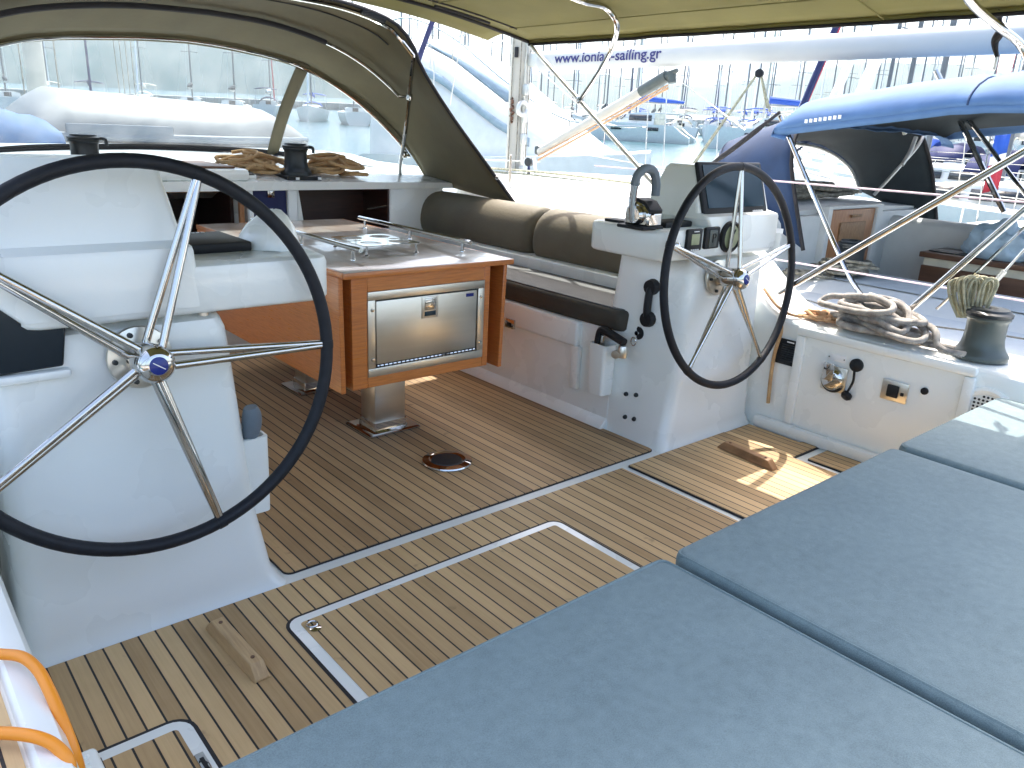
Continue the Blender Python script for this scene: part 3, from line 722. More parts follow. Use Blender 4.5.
        mb = MB()
        for k in range(7): mb.bx(.83+.016*k, .84+.016*k, 2.63, 2.638, 1.122, 1.124)
        obj('maker_mark', mb, 'white', bxm)
        # soft white cover over the throttle
        mb = MB(); rings = []
        for z, s, dx in ((1.09, 1, 0), (1.10, .99, 0), (1.125, .93, .0), (1.155, .78, .008), (1.185, .5, .02), (1.202, .25, .028), (1.206, .05, .03)):
            rings.append([(1.085+dx+.088*s*cos(a)*(1+.07*cos(2*a+.6)), 2.47+dx*.5+.12*s*sin(a), z+.004*cos(3*a)) for a in [2*pi*k/28 for k in range(28)]])
        mb.loft(rings); obj('throttle_cover', mb, 'gel', t, smooth=80)
        # winch handle pocket on the inboard side
    return t
console(-1); console(1)
# winch handle pockets and their handles
def pocket(label, hl, pc, hp):
    t = thing('handle_pocket', label, 'handle pocket', (pc[0], pc[1], pc[2]))
    mb = MB(); x, y, z = pc
    mb.loft([rrect(x, x+.085, y-.05, y+.05, .018, z), rrect(x-.006, x+.085, y-.055, y+.055, .02, z+.06), rrect(x-.012, x+.085, y-.06, y+.06, .02, z+.27), rrect(x-.004, x+.075, y-.05, y+.05, .018, z+.272), rrect(x+.0, x+.07, y-.045, y+.045, .018, z+.2)])
    obj('moulding', mb, 'gel', t)
    h = thing('winch_crank', hl, 'winch handle', (x+.03, y, z+.2))
    for nm, m_, mt_ in hp(x, y, z): obj(nm, m_, mt_, h)
def hpS(x, y, z):
    a = MB(); a.tube([(x+.03, y+.0, z+.14), (x+.03, y+.0, z+.315)], .014, 10)
    b_ = MB(); b_.tube(spline([(x+.03, y+.03, z+.25), (x+.03, y+.02, z+.325), (x+.03, y-.01, z+.34), (x+.028, y-.085, z+.325), (x+.026, y-.15, z+.31)], 5), .022, 10)
    c = MB(); c.lathe([(0, -.03), (.025, -.03), (.03, .0), (.02, .03), (0, .03)], (x+.02, y-.15, z+.265), (0, 0, 1), 12); c.lathe([(0, -.02), (.022, -.018), (.022, .02), (0, .02)], (x+.0, y-.13, z+.25), (1, .3, 0), 10)
    return (('shaft', a, 'steel'), ('grip', b_, 'blk'), ('lock', c, 'brush'))
pocket('white plastic pocket on the bench front beside the far helm console', 'winch handle with black grip stuck in the starboard bench pocket', (2.905, 2.655, .19), hpS)
def hpP(x, y, z):
    a = MB(); a.tube([(x+.035, y-.02, z+.15), (x+.035, y-.02, z+.30), (x-.01, y-.03, z+.315)], .012, 10)
    b_ = MB(); pts = spline([(x+.03, y-.03, z+.265), (x+.036, y-.035, z+.30), (x+.038, y-.04, z+.345), (x+.034, y-.042, z+.375)], 4); b_.tube(pts, [.018+.014*sin(pi*(k+1)/(len(pts)+1)) for k in range(len(pts))], 12)
    return (('shaft', a, 'alu'), ('grip', b_, 'rubber'))
pocket('white plastic pocket on the inboard edge of the near helm console', 'winch handle with round grey grip standing in the port console pocket', (.895, 2.36, .235), hpP)

# ------------------------------------------------------------------ steering wheels
def wheel(label, x, rot0):
    y, z, Rm, rk = 2.155, .855, .5205, .10
    c = V((x, y, z)); u = V((1, 0, 0)); v = V((0, sin(rk), cos(rk))); n = u.cross(v)      # n points forward-ish
    n = -n if n.y < 0 else n
    t = thing('steering_wheel', label, 'steering wheel', c, 'steering wheels')
    mb = MB(); mb.tube([c+u*Rm*cos(a)+v*Rm*sin(a) for a in [2*pi*k/96 for k in range(96)]], .0192, 12, True)
    rim = obj('rim', mb, 'leather', t, smooth=80)
    for k in range(5):
        a = rot0+2*pi*k/5; mb = MB(); mb.tube([c+(u*cos(a+d)+v*sin(a+d))*Rm for d in (-.022, 0, .022)], .0206, 12); obj('grip_collar', mb, 'leather', rim)
    for k in range(5):
        a = rot0+2*pi*k/5; d = u*cos(a)+v*sin(a); e = -u*sin(a)+v*cos(a); mb = MB()
        for sg in (-1, 1):
            p0 = c+d*.035+n*(.004+sg*.027)+e*sg*.014; p1 = c+d*(Rm-.012)+e*sg*.004
            mb.tube([p0, p0.lerp(p1, .5), p1], [.0112, .0106, .009], 10)
        obj('spoke', mb, 'steel', t, smooth=60)
    mb = MB(); mb.lathe([(0, -.042), (.048, -.042), (.052, -.03), (.05, .04), (.04, .047), (.04, .07)], c, n, 28)
    hub = obj('hub', mb, 'steel', t)
    mb = MB(); mb.lathe([(.046, -.040), (.05, -.046), (.049, -.056), (.04, -.068), (.026, -.075), (.0, -.076)], c, n, 32); obj('hub_cap', mb, 'steel', hub)
    mb = MB(); mb.lathe([(0, -.0765), (.024, -.0765), (.02, -.079), (0, -.080)], c, n, 28)
    q_ = c-n*.0803; d = (u*.8-v*.55).normalized(); e = n.cross(d)
    mb.slot(1).loft([[q_-d*.018+e*.0012, q_-d*.018-e*.0012], [q_+d*.018+e*.0012, q_+d*.018-e*.0012]], closed=False)
    obj('emblem', mb, ['enam', 'white'], hub)
    mb = MB(); mb.lathe([(.03, .045), (.036, .05), (.036, .10), (.03, .11)], c, n, 24)
    mb.lathe([(.04, .075), (.085, .082), (.088, .088), (.085, .10), (0, .12)], c, n, 30)
    sh = obj('shaft', mb, 'brush', t)
    for a in (.6, 1.9, 3.2, 4.4): p = c+(u*cos(a)+v*sin(a))*.068+n*.082; mb = MB(); mb.lathe([(.0, .014), (.007, .012), (.008, 0)], p, -n, 8); obj('bolt', mb, 'wblk', sh)
wheel('large leather rimmed steering wheel in the left foreground, five steel spokes and blue hub emblem', .597, R(69.5))
wheel('leather rimmed five spoke steering wheel at the far starboard helm beside the mooring ropes', 3.272, R(87))

# ------------------------------------------------------------------ cockpit table
t = thing('cockpit_table', 'varnished wooden cockpit table on steel legs with a fridge door in its end', 'table', (2.06, 3.7, 0))
mb = MB(); mb.bx(1.61, 2.525, 2.925, 4.62, .862, .885, .006); top = obj('table_top', mb, 'tabtop', t)
mb = MB(); mb.bx(1.60, 2.535, 2.915, 2.928, .858, .884, .004); mb.bx(1.598, 1.611, 2.928, 4.62, .858, .884, .004); mb.bx(2.524, 2.537, 2.928, 4.62, .858, .884, .004); obj('edge_lipping', mb, 'varnh', top)
fx0, fx1, fz0, fz1 = 1.65, 2.41, .352, .858
dx0, dx1, dz0, dz1 = 1.727, 2.375, .402, .789
mb = MB()
mb.bx(fx0, dx0, 2.945, 2.97, fz0, fz1); m2 = MB(); m2.bx(dx1, fx1, 2.945, 2.97, fz0, fz1); obj('end_stile', m2, 'varn', t, bevel=.003)
body = obj('box', MB().bx(fx0+.002, fx1-.002, 2.972, 4.55, fz0, fz1, .004), 'varn', t)
obj('end_stile', mb, 'varn', t, bevel=.003)
mb = MB(); mb.bx(dx0, dx1, 2.945, 2.97, fz0, dz0); obj('end_rail', mb, 'varnh', t, bevel=.003); mb = MB(); mb.bx(dx0, dx1, 2.945, 2.97, dz1, fz1); obj('end_rail', mb, 'varnh', t, bevel=.003)
mb = MB()
fw = .038
mb.bx(dx0, dx1, 2.94, 2.965, dz1-fw, dz1, .002); mb.bx(dx0, dx1, 2.94, 2.965, dz0, dz0+fw, .002)
mb.bx(dx0, dx0+fw, 2.9405, 2.965, dz0+fw, dz1-fw, .002); mb.bx(dx1-fw, dx1, 2.9405, 2.965, dz0+fw, dz1-fw, .002)
fr = obj('fridge_frame', mb, 'brush', t)
mb = MB()
for x in (dx0+.022, dx1-.022):
    for z in (dz0+.08, dz1-.08): mb.lathe([(0, 0), (.009, 0), (.008, .004), (0, .005)], (x, 2.94, z), (0, -1, 0), 12)
obj('screw', mb, 'steel', fr)
mb = MB(); mb.bx(dx0+fw-.002, dx1-fw+.002, 2.958, 2.966, dz0+fw-.002, dz1-fw+.002); obj('seal', mb, 'blk', fr)
mb = MB(); mb.bx(dx0+fw+.006, dx1-fw-.006, 2.944, 2.964, dz0+fw+.016, dz1-fw-.007, .002)
dr = obj('fridge_door', mb, 'brush', t)
lx = 2.055
mb = MB(); mb.bx(lx-.045, lx+.045, 2.9395, 2.945, .640, .74, .002); mb.slot(1).bx(lx-.031, lx+.031, 2.936, 2.941, .678, .732, .003); mb.slot(2).bx(lx-.031, lx+.031, 2.937, 2.941, .65, .672, .001)
obj('latch', mb, ['brush', 'steel', 'screen'], dr)
mb = MB(); mb.bx(2.265, 2.31, 2.942, 2.9445, .716, .732); obj('badge', mb, 'enam', dr)
mb = MB(); mb.tube([(dx0+fw+.01, 2.947, dz0+fw+.008), (dx1-fw-.01, 2.947, dz0+fw+.008)], .006, 8)
for k in range(24): x = dx0+fw+.02+k*.0228; mb.slot(1).bx(x, x+.004, 2.9395, 2.946, dz0+fw+.002, dz0+fw+.014)
obj('hinge', mb, ['steel', 'blk'], dr)
mb = MB(); mb.prismy([(1.588, .862), (1.61, .862), (1.618, .345), (1.594, .345)], 2.945, 4.58); obj('drop_leaf', mb, 'varn', t, bevel=.004)
mb = MB(); mb.prismy([(2.505, .857), (2.526, .857), (2.515, .325), (2.491, .325)], 2.955, 4.58); obj('drop_leaf', mb, 'varn', t, bevel=.004)
for y in (3.29, 4.05):
    mb = MB(); mb.bx(1.925, 2.105, y-.07, y+.07, .012, .346, .008)
    lg = obj('leg', mb, 'brush', t)
    mb = MB(); mb.loft([rrect(1.865, 2.165, y-.13, y+.13, .015, 0), rrect(1.865, 2.165, y-.13, y+.13, .015, .008), rrect(1.875, 2.155, y-.12, y+.12, .01, .012)]); mb.loft([rrect(1.915, 2.115, y-.08, y+.08, .01, .012), rrect(1.919, 2.111, y-.076, y+.076, .01, .05)])
    obj('base_plate', mb, 'steel', lg)
for x, y0, y1 in ((1.80, 3.12, 4.3), (2.425, 3.13, 4.22)):
    mb = MB(); mb.tube([(x, y0, .94), (x, y1, .94)], .0115, 10)
    rl = obj('fiddle_rail', mb, 'steel', t)
    for f in (.06, .5, .94):
        y = y0+(y1-y0)*f; mb = MB(); mb.lathe([(.014, .885), (.013, .89), (.0085, .893), (.0085, .94)], (x, y, 0), seg=12); obj('post', mb, 'steel', rl)
# cup holder: a plate with four round holes on small posts
mb = MB()
def holed(mb, cx, cyy, a, r, z, th):
    n = 32; o_, i_ = [], []
    for k in range(n):
        an = 2*pi*(k+.5)/n; c, s_ = cos(an), sin(an); f = a/max(abs(c), abs(s_)); o_.append((cx+c*f, cyy+s_*f)); i_.append((cx+c*r, cyy+s_*r))
    for p in ((z, z+th),):
        mb.loft([[(x, y, z+th) for x, y in o_], [(x, y, z+th) for x, y in i_], [(x, y, z) for x, y in i_], [(x, y, z) for x, y in o_], [(x, y, z+th) for x, y in o_]], cap=False)
for i in (-1, 1):
    for j in (-1, 1): holed(mb, 2.06+i*.08, 3.43+j*.0925, .08 if 1 else .09, .052, .93, .004)
mb.bx(1.98, 2.14, 3.418, 3.442, .930, .934)
ch = obj('cup_holder', mb, 'steel', t, smooth=20)
for i in (-1, 1):
    for j in (-1, 1): m2 = MB(); m2.lathe([(.012, .885), (.006, .89), (.006, .93)], (2.06+i*.14, 3.43+j*.155, 0), seg=10); obj('post', m2, 'steel', ch)

# ------------------------------------------------------------------ sprayhood
def mxh(x): return CL - (x-CL)*1.22
def mirror(half): return [V(p) for p in half] + [V((mxh(p[0]), p[1], p[2])) for p in half[::-1][1:]]
hA = spline([(3.74, 4.30, .965), (3.56, 4.47, 1.268), (3.375, 4.61, 1.555), (3.225, 4.735, 1.83), (3.165, 4.78, 1.99), (3.03, 4.80, 2.115), (2.7, 4.8, 2.185), (2.3, 4.8, 2.20), (CL, 4.8, 2.205)], 6)
hB = spline([(3.70, 4.86, 1.02), (3.60, 4.98, 1.27), (3.42, 5.10, 1.60), (3.13, 5.15, 1.85), (2.82, 5.2, 2.005), (2.4, 5.2, 2.09), (CL, 5.2, 2.11)], 6)
hC = spline([(3.66, 5.30, 1.055), (3.50, 5.40, 1.345), (3.17, 5.53, 1.655), (2.76, 5.6, 1.862), (2.3, 5.6, 1.935), (CL, 5.6, 1.955)], 6)
hD = spline([(3.67, 5.33, 1.06), (3.36, 5.72, 1.125), (2.80, 6.15, 1.195), (2.3, 6.28, 1.212), (CL, 6.3, 1.215)], 6)
NH = 61
A, B_, C_, D_ = (resample(mirror(h), NH) for h in (hA, hB, hC, hD))
t = thing('sprayhood', 'olive canvas sprayhood with clear vinyl windows arching over the coachroof ahead of the table', 'sprayhood', (CL, 5.4, 1.1))
rows = []
for f in [k/10 for k in range(11)]:
    row = []
    for i in range(NH):
        a, b_, c = A[i], B_[i], C_[i]
        p = a*(1-f)*(1-2*f) + b_*4*f*(1-f) + c*f*(2*f-1) if True else a
        s = abs(i-(NH-1)/2)/((NH-1)/2)
        p = p + V((0, 0, -.012*sin(pi*((f*2) % 1))*(1-s))) + V((0, .3, 1)).normalized()*.006*noise.noise((i*.4, f*6, 2))
        row.append(p)
    rows.append(row)
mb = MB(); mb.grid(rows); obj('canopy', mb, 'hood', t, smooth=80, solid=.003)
# front: canvas border bands plus three windows
def front(i, f, off=0):
    c, d = C_[i], D_[i]
    return c.lerp(d, f) + V((0, .05*sin(pi*f), .0))
iP = min(range(NH//2, NH), key=lambda i: abs(C_[i].x-.62))
iM = min(range(NH//2), key=lambda i: abs(C_[i].x-2.765))          # mullion column on the starboard half
def band(mb, i0, i1, f0, f1, off=0):
    mb.grid([[front(i, f)+V((0, off, 0)) for i in range(i0, i1+1)] for f in [f0+(f1-f0)*k/6 for k in range(7)]])
mb = MB(); band(mb, iM, iP, .045, .965); obj('window', mb, 'window', t, smooth=80)
mb = MB(); band(mb, 0, iM, .03, .95); w1 = obj('side_window', mb, 'window', t, smooth=80)
mb = MB(); band(mb, iP, NH-1, .03, .95); obj('side_window', mb, 'window', t, smooth=80)
mb = MB(); band(mb, 0, NH-1, -.02, .055, -.012); obj('canvas_border', mb, 'hood', t, smooth=80, solid=.003)
mb = MB(); band(mb, 0, NH-1, .945, 1.0, -.012); obj('lower_border', mb, 'bind', t, smooth=80, solid=.003)
for ii in (iM, iP):
    mb = MB(); rows = []
    for f in [k/10 for k in range(11)]:
        p = front(ii, f)+V((0, -.02, 0)); d = (C_[ii+1]-C_[ii-1]).normalized()
        rows.append([p+d*.045*(1 if True else 0), p+V((0, -.008, 0))+d*.015, p+V((0, -.008, 0))-d*.015, p-d*.045])
    mb.grid(rows); mu = obj('mullion', mb, 'hoodd', t, solid=.004)
mb = MB(); mb.tube([p+V((0, .0, -.004)) for p in A], .012, 8); mb.tube([front(i, 1.0)+V((0, -.02, .012)) for i in range(NH)], .013, 6); obj('edge_binding', mb, 'bind', t)
mb = MB(); mb.tube([p+V((0, -.012, .012)) for p in [front(i, .052) for i in range(NH)]], .006, 6); obj('seam_binding', mb, 'bind', t)
# frame bows
def inset(pts, d): 
    c = V((CL, 0, 1.0)); return [p + V(((CL-p.x)*d, 0, (1.0-p.z)*d)) for p in pts]
mid = lambda f: [A[i]*(1-f)*(1-2*f)+B_[i]*4*f*(1-f)+C_[i]*f*(2*f-1) for i in range(NH)]
P0 = V((3.455, 5.36, 1.075)); P1 = at(415, 56, 'X', 3.17)+V((-.02, -.01, 0))
postpts = [P0, P0.lerp(P1, .12)+V((-.02, 0, 0)), P0.lerp(P1, .5), P1]
b1 = inset(C_, .022); b2 = inset(mid(.52), .03); b3 = inset(mid(.035), .02)
def bow(pts, lo):
    k = [p for p in pts if p.z > lo]; return k
for pts, lo, onp in ((b1, 1.24, .22), (b2, 1.63, .70)):
    q_ = bow(pts, lo); e = P0.lerp(P1, onp); em = V((mxh(e.x), e.y, e.z))
    mb = MB(); mb.tube([e]+q_+[em], .0125, 8); mb.box(e, (.035, .05, .05), bev=.012); obj('bow', mb, 'steel', t)
mb = MB(); q_ = bow(b3, 1.95); mb.tube(spline(postpts, 6)+q_+[V((mxh(p.x), p.y, p.z)) for p in spline(postpts, 6)[::-1]], .014, 8); mb.lathe([(.03, 0), (.028, .01), (.018, .03), (0, .03)], P0-V((0, 0, .02)), seg=14); obj('post', mb, 'steel', t)
mb = MB(); q_ = [p for p in b2 if 1.93 < p.z and p.x > 2.85 or p.z > 2.02 and p.x < 2.6]; q_ = [p+V((0, -.004, -.001)) for p in b2 if p.x < 2.80 and p.x > .4]
mb.tube(q_, .017, 8); obj('bow_sleeve', mb, 'bind', t)
mb = MB(); q_ = [p+V((0, 0, -.012)) for p in mid(.2) if p.z > 1.99]; mb.tube(q_, .005, 6); obj('seam', mb, 'bind', t)
mb = MB(); q_ = [p+V((0, -.0, -.012)) for p in mid(.02) if 2.74 < p.x < 3.02 and p.z > 2]; mb.tube(q_, .024, 8); obj('grab_handle', mb, 'blk', t)
mb = MB(); mb.lathe([(.014, 0), (.014, .006), (.007, .006), (.007, 0)], A[2]+V((-.03, .02, .05)), (-.8, -.6, 0), 14); obj('eyelet', mb, 'steel', t)

# ------------------------------------------------------------------ bimini
t = thing('bimini', 'olive canvas bimini on steel tubes shading the cockpit at the top of the picture', 'bimini', (CL, 2.5, .9))
BX = 3.80
def bim_z(x, y):
    s = abs(x-CL)/(BX-CL); return 2.055 + .165*(1-s**2.2) + .02*(y-2.5)*0 - .012*abs(sin((y-.55)/1.35*pi))*(1-s)
rows = []
for k in range(25):
    y = .62 + (4.33-.62)*k/24
    row = []
    for j in range(41):
        x = mx_(BX) + (BX-mx_(BX))*j/40; s = abs(x-CL)/(BX-CL)
        yy = y if k < 24 else y - .06*sin(pi*j/40)*0
        row.append((x, yy, bim_z(x, y) + .007*noise.noise((x*1.7, y*5, 3))*(1-s*.3)))
    rows.append(row)
mb = MB(); mb.grid(rows)
# a turned-down hem along both long sides
for sg in (0, 40):
    mb.grid([[r_[sg] for r_ in rows], [V(r_[sg])+V((.0, 0, -.022)) for r_ in rows]])
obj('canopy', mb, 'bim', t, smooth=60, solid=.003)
mb = MB(); mb.grid([[V(p)+V((0, .015+.2*f, -.004-.035*f*f)) for p in rows[-1][2:-2]] for f in (0, .33, .66, 1)]); obj('front_lip', mb, 'bim', t, smooth=60, solid=.003)
mb = MB()
edge = [V(p) for p in rows[-1]]; mb.tube([p+V((0, .004, -.01)) for p in edge], .011, 6)
for sg in (0, 40): mb.tube([V(r_[sg])+V((0, 0, -.027)) for r_ in rows], .009, 6)
mb.tube([(p.x, 4.14, p.z-.014) for p in edge if 2.2 < p.x < 3.6], .005, 5)
obj('edge_binding', mb, 'bind', t)
mb = MB(); mb.tube([(x, 4.22, bim_z(x, 4.22)-.018) for x in [2.95+.02*k for k in range(22)]], .008, 6); obj('zip', mb, 'bind', t)
mb = MB()
for yb in (1.9, ): mb.tube([(x, yb, bim_z(x, yb)-.016) for x in [2.3+.05*k for k in range(32)]], .004, 5)
for xs in (2.9, 3.5): mb.tube([(xs+.02*sin(y*2), y, bim_z(xs, y)-.014) for y in [.8+.1*k for k in range(35)]], .0028, 5)
obj('seam', mb, 'bim', t)
foot = V((3.9, 2.25, .60)); 
for sg in (1, -1):
    f = (lambda p: V(p)) if sg > 0 else (lambda p: V((mx_(p[0]), p[1], p[2])))
    mb = MB()
    a, b_ = at(531, 46, 'X', 3.79), at(672, 205, 'X', 3.79); d = (b_-a)
    mb.tube([f(a), f(b_), f(a+d*1.40)], .0135, 10); obj('strut', mb, 'alu', t)
    mb = MB(); p, q_ = at(800, 281, 'X', 3.82), at(1024, 152, 'X', 3.82); d = q_-p
    mb.tube([f(p-d*.12), f(p), f(q_), f(q_+d*.78)], .0165, 12); obj('strut', mb, 'steel', t)
    mb = MB(); p, q_ = at(915, 305, 'X', 3.90), at(1024, 210, 'X', 3.90); d = q_-p
    mb.tube([f(p-d*.25), f(q_), f(q_+d*.9)], .0155, 12)
    mb.tube([f(p+V((.0, -.10, .0))), f(q_+V((0, -.045, -.03))), f(q_+d*.9+V((0, -.02, 0)))], .006, 8); obj('strut', mb, 'steel', t)
# middle bow and aft bow
mb = MB()
h = [at(580, 100, 'X', 3.79), at(600, 70, 'X', 3.70), at(613, 45, 'X', 3.57), at(617, 26, 'Y', 3.19), at(612, 14, 'Y', 3.19), at(602, 6, 'Y', 3.19)]
h += [V((x, 3.18, bim_z(x, 3.18)-.03)) for x in [3.17-.1*k for k in range(26)]]
mb.tube(spline(h, 3), .0145, 10); mb.box(h[0], (.03, .05, .05), bev=.012); obj('bow', mb, 'steel', t)
mb = MB()
p, q_ = at(970, 1, 'Z', 2.035), at(1024, 50, 'X', 3.80)
d = (q_-p)
h = [V((x, p.y, bim_z(x, p.y)-.02)) for x in [.5+.15*k for k in range(20)] if x < p.x-.12] + [p, p+d*.5, q_, q_+d*.5+V((-.1, 0, -.1)), V((3.83, 1.20, 1.5))]
mb.tube(spline(h, 4), .0165, 12); obj('bow', mb, 'steel', t)
a = at(999, 20, 'X', 3.86); mb = MB()
bt = at(997, 57, 'X', 3.86)
mb.tube(spline([at(1000, 9, 'X', 3.8), a, at(1001, 30, 'X', 3.84), at(995, 42, 'X', 3.86), bt], 5), [.006, .008, .011, .014, .014, .012, .011, .013, .016, .017, .018, .018, .019, .019, .018, .016, .014, .012, .01, .009, .008], 8)
mb.slot(1).tube([bt, bt+V((0, 0, -.05))], .006, 6)
obj('tie_strap', mb, ['bind', 'white'], t)

# ------------------------------------------------------------------ winches
def winch(label, p, s, mat, crank=True):
    t = thing('winch', label, 'winch', p)
    prof = [(0, 0), (.105, 0), (.105, .016), (.10, .026), (.09, .036), (.081, .055), (.076, .08), (.0745, .12), (.075, .15), (.078, .16), (.083, .166), (.083, .174)]
    obj('drum', MB().lathe([(r*s, z*s) for r, z in prof]+[(0, .174*s)], p, seg=36), mat, t)
    mb = MB(); mb.lathe([(0, .174*s), (.086*s, .176*s), (.088*s, .19*s), (.074*s, .197*s), (.07*s, .206*s), (.03*s, .208*s), (.022*s, .2*s), (0, .2*s)], p, seg=36); tp = obj('self_tailer', mb, 'wblk', t)
    if crank:
        q_ = V(p)+V((.08*s, -.03*s, .185*s)); mb = MB(); mb.tube(spline([q_-V((.05*s, 0, 0)), q_, q_+V((.028*s, -.008*s, -.006*s)), q_+V((.03*s, -.01*s, -.04*s))], 4), .010*s, 8); obj('stripper_arm', mb, 'wblk', tp)
    return t
winch('black winch on the coachroof between the tan rope piles, above the navy locker door', (2.49, 5.17, 1.118), 1.0, 'wblk')
mb = MB(); mb.bx(2.37, 2.615, 5.045, 5.28, 1.085, 1.118, .006)
for a in (.04, .2): mb.slot(1).bx(2.385+a, 2.41+a, 5.041, 5.046, 1.094, 1.11, .001)
tag(obj('winch_plinth', mb, ['blk', 'white'], origin=(2.49, 5.17, 1.085)), 'flat black plinth under the coachroof winch with two small pale marks', 'winch plinth')
wp = at(84, 160, 'Y', 5.25)
winch('black winch on the coachroof seen just above the rim of the near steering wheel', (wp.x+.01, 5.25, 1.135), 1.0, 'wblk')
wq = V((3.895, 1.22, .602))
winch('large grey winch on the starboard coaming with a hank of olive line on top', wq, 1.1, 'wgrey', False)

# ------------------------------------------------------------------ ropes
def rope(name, label, cat, pts, r, mat, n=5, seg=8, closed=False, group=None):
    mb = MB(); q_ = spline(pts, n, closed); mb.tube(q_, r, seg, closed)
    c = sum((V(p) for p in pts), V())/len(pts)
    return tag(obj(name, mb, mat, smooth=80, origin=(c.x, c.y, min(V(p).z for p in pts)-r)), label, cat, group)
def pile(c, a, b_, h, loops, r, rnd, tang=.35, rot=0, per=9):
    """Path of one line thrown down in uneven loops, each loop lying on the ones below."""
    pts = []; c = V(c)
    for k in range(loops):
        f = k/max(1, loops-1); ox, oy = rnd.uniform(-tang, tang)*a, rnd.uniform(-tang, tang)*b_
        ra, rb = a*rnd.uniform(.45, 1.0)*(1-tang*.6), b_*rnd.uniform(.45, 1.0)*(1-tang*.6); tw = rnd.uniform(-.7, .7)
        for j in range(per):
            an = 2*pi*j/per + k*.7; x = ox+ra*cos(an)*cos(tw)-rb*sin(an)*sin(tw)*.5; y = oy+rb*sin(an)*cos(tw)+ra*cos(an)*sin(tw)*.4
            z = r + h*f*max(0, 1-(x/a)**2*.55-(y/b_)**2*.55) + rnd.uniform(0, r*1.2)
            pts.append(c+V((x*cos(rot)-y*sin(rot), x*sin(rot)+y*cos(rot), z)))
    return pts
rn = random.Random(3)
zz = lambda y: zr(y)+.004
rope('rope_pile', 'tan rope pile on the coachroof left of the black winch by the window post', 'rope', pile((2.26, 5.40, zz(5.4)), .25, .22, .13, 13, .0095, rn, .62), .0125, 'ropeO')
rope('rope_pile', 'tan rope pile on the coachroof right of the black winch under the side window', 'rope', pile((2.80, 5.30, zz(5.3)), .27, .2, .13, 13, .0095, rn, .62), .0125, 'ropeO')
rope('rope_pile', 'low tan rope heap on the coachroof behind the near helm pod, left of the winch', 'rope', pile((.86, 5.30, zz(5.3)-.02), .36, .2, .05, 12, .0095, rn, .62), .0125, 'ropeO')
mb = MB(); mb.bx(2.10, 2.17, 5.08, 5.30, 1.09, 1.125, .006); t = thing('rope_clutch', 'small alloy rope clutch at the left end of the coachroof rope pile', 'rope clutch', (2.13, 5.19, 1.09)); obj('body', mb, 'alu', t)
mb = MB(); mb.box((2.135, 5.15, 1.135), (.05, .14, .014), Matrix.Rotation(.2, 3, 'X'), .004); obj('lever', mb, 'blk', t)
# grey mooring line tangle
rn = random.Random(11)
pts = pile((3.86, 1.66, .604), .13, .34, .17, 11, .018, rn, .42, per=7)
pts += [V((3.86, 1.52, .72)), V((3.80, 1.40, .70)), V((3.77, 1.36, .64)), V((3.775, 1.30, .622)), V((3.82, 1.22, .622)), V((3.85, 1.33, .624)), V((3.84, 1.46, .626)), V((3.9, 1.6, .66)), V((3.95, 1.75, .64)), V((3.9, 1.85, .623))]
rope('mooring_rope', 'thick grey mooring rope tangled in loops on the starboard coaming beside the winch', 'rope', pts, .0158, 'ropeG', 6, 10)
rn = random.Random(5)
pts = [V((3.80, 2.30, .73)), V((3.78, 2.2, .66)), V((3.79, 2.1, .625))] + pile((3.86, 1.98, .608), .05, .135, .045, 9, .008, rn, .3, per=8)
rope('rope_coil', 'thin straw coloured line coiled on the coaming beside the far wheel rim', 'rope', pts, .0082, 'ropeT', 5)
pts = [V((3.80, 2.17, .665)), at(781, 318, 'X', 3.735), at(781, 332, 'X', 3.732), at(775, 352, 'X', 3.732), at(771, 375, 'X', 3.732), at(768, 403, 'X', 3.732)]
rope('rope_tail', 'tan rope end hanging down the coaming between far pedestal and black speaker grille', 'rope', [p for p in pts], .010, 'ropeO', 6)
rn = random.Random(8)
pts = pile((3.9, 1.52, .602), .05, .17, .012, 5, .006, rn, .4, per=8)
rope('thin_line', 'thin tan line lying under the grey mooring rope tangle on the coaming', 'rope', pts, .006, 'ropeO', 5)
# hank of olive line on the winch
mb = MB(); top = wq + V((0, 0, .24)); ax = (at(985, 300, 'X', 3.9)-at(960, 300, 'X', 3.9)); 
for k in range(15):
    f = (k-7)/7; px = 974 + f*19 + rn.uniform(-1, 1); dd = wq.x + rn.uniform(-.035, .035)
    a = at(px, 279+3*abs(f)+rn.uniform(-2, 2), 'X', dd); b_ = at(972+f*11, 318, 'X', dd)
    off = V((.018, -.022, 0)); tw = rn.uniform(.7, 1.2)
    mb.tube(spline([b_+V((0, 0, -.0)), b_.lerp(a, .5)+off*.6*tw, a.lerp(b_, .08)+off*.8, a+V((0, 0, .008)), a.lerp(b_, .08)-off, b_.lerp(a, .5)-off*1.3*tw, b_-off*.5+V((0, 0, .002))], 5), .0062, 7)
bb = at(972, 313, 'X', wq.x)
for k in range(4): mb.tube([bb+V((.042*cos(a)*.9, .04*sin(a), -.006+.011*k)) for a in [2*pi*j/18 for j in range(18)]], .0062, 6, True)
tag(obj('rope_hank', mb, 'ropeY', smooth=80, origin=(top.x, top.y, top.z)), 'hank of olive flecked line standing on top of the grey winch', 'rope')
# orange hose
p = [at(-30, 652, 'Z', .60), at(0, 654, 'Z', .60), at(22, 657, 'Z', .605), at(38, 670, 'Z', .60), at(50, 692, 'Z', .585), at(62, 720, 'Z', .56), at(74, 752, 'Z', .52), at(80, 780, 'Z', .46), at(72, 810, 'Z', .44), at(60, 800, 'Z', .5), at(70, 768, 'Z', .56), at(58, 748, 'Z', .585), at(36, 737, 'Z', .6), at(0, 733, 'Z', .6), at(-40, 736, 'Z', .6)]
rope('water_hose', 'bright orange hose looped over the white port coaming at the lower left', 'hose', p, .0095, 'hose', 8, 12)

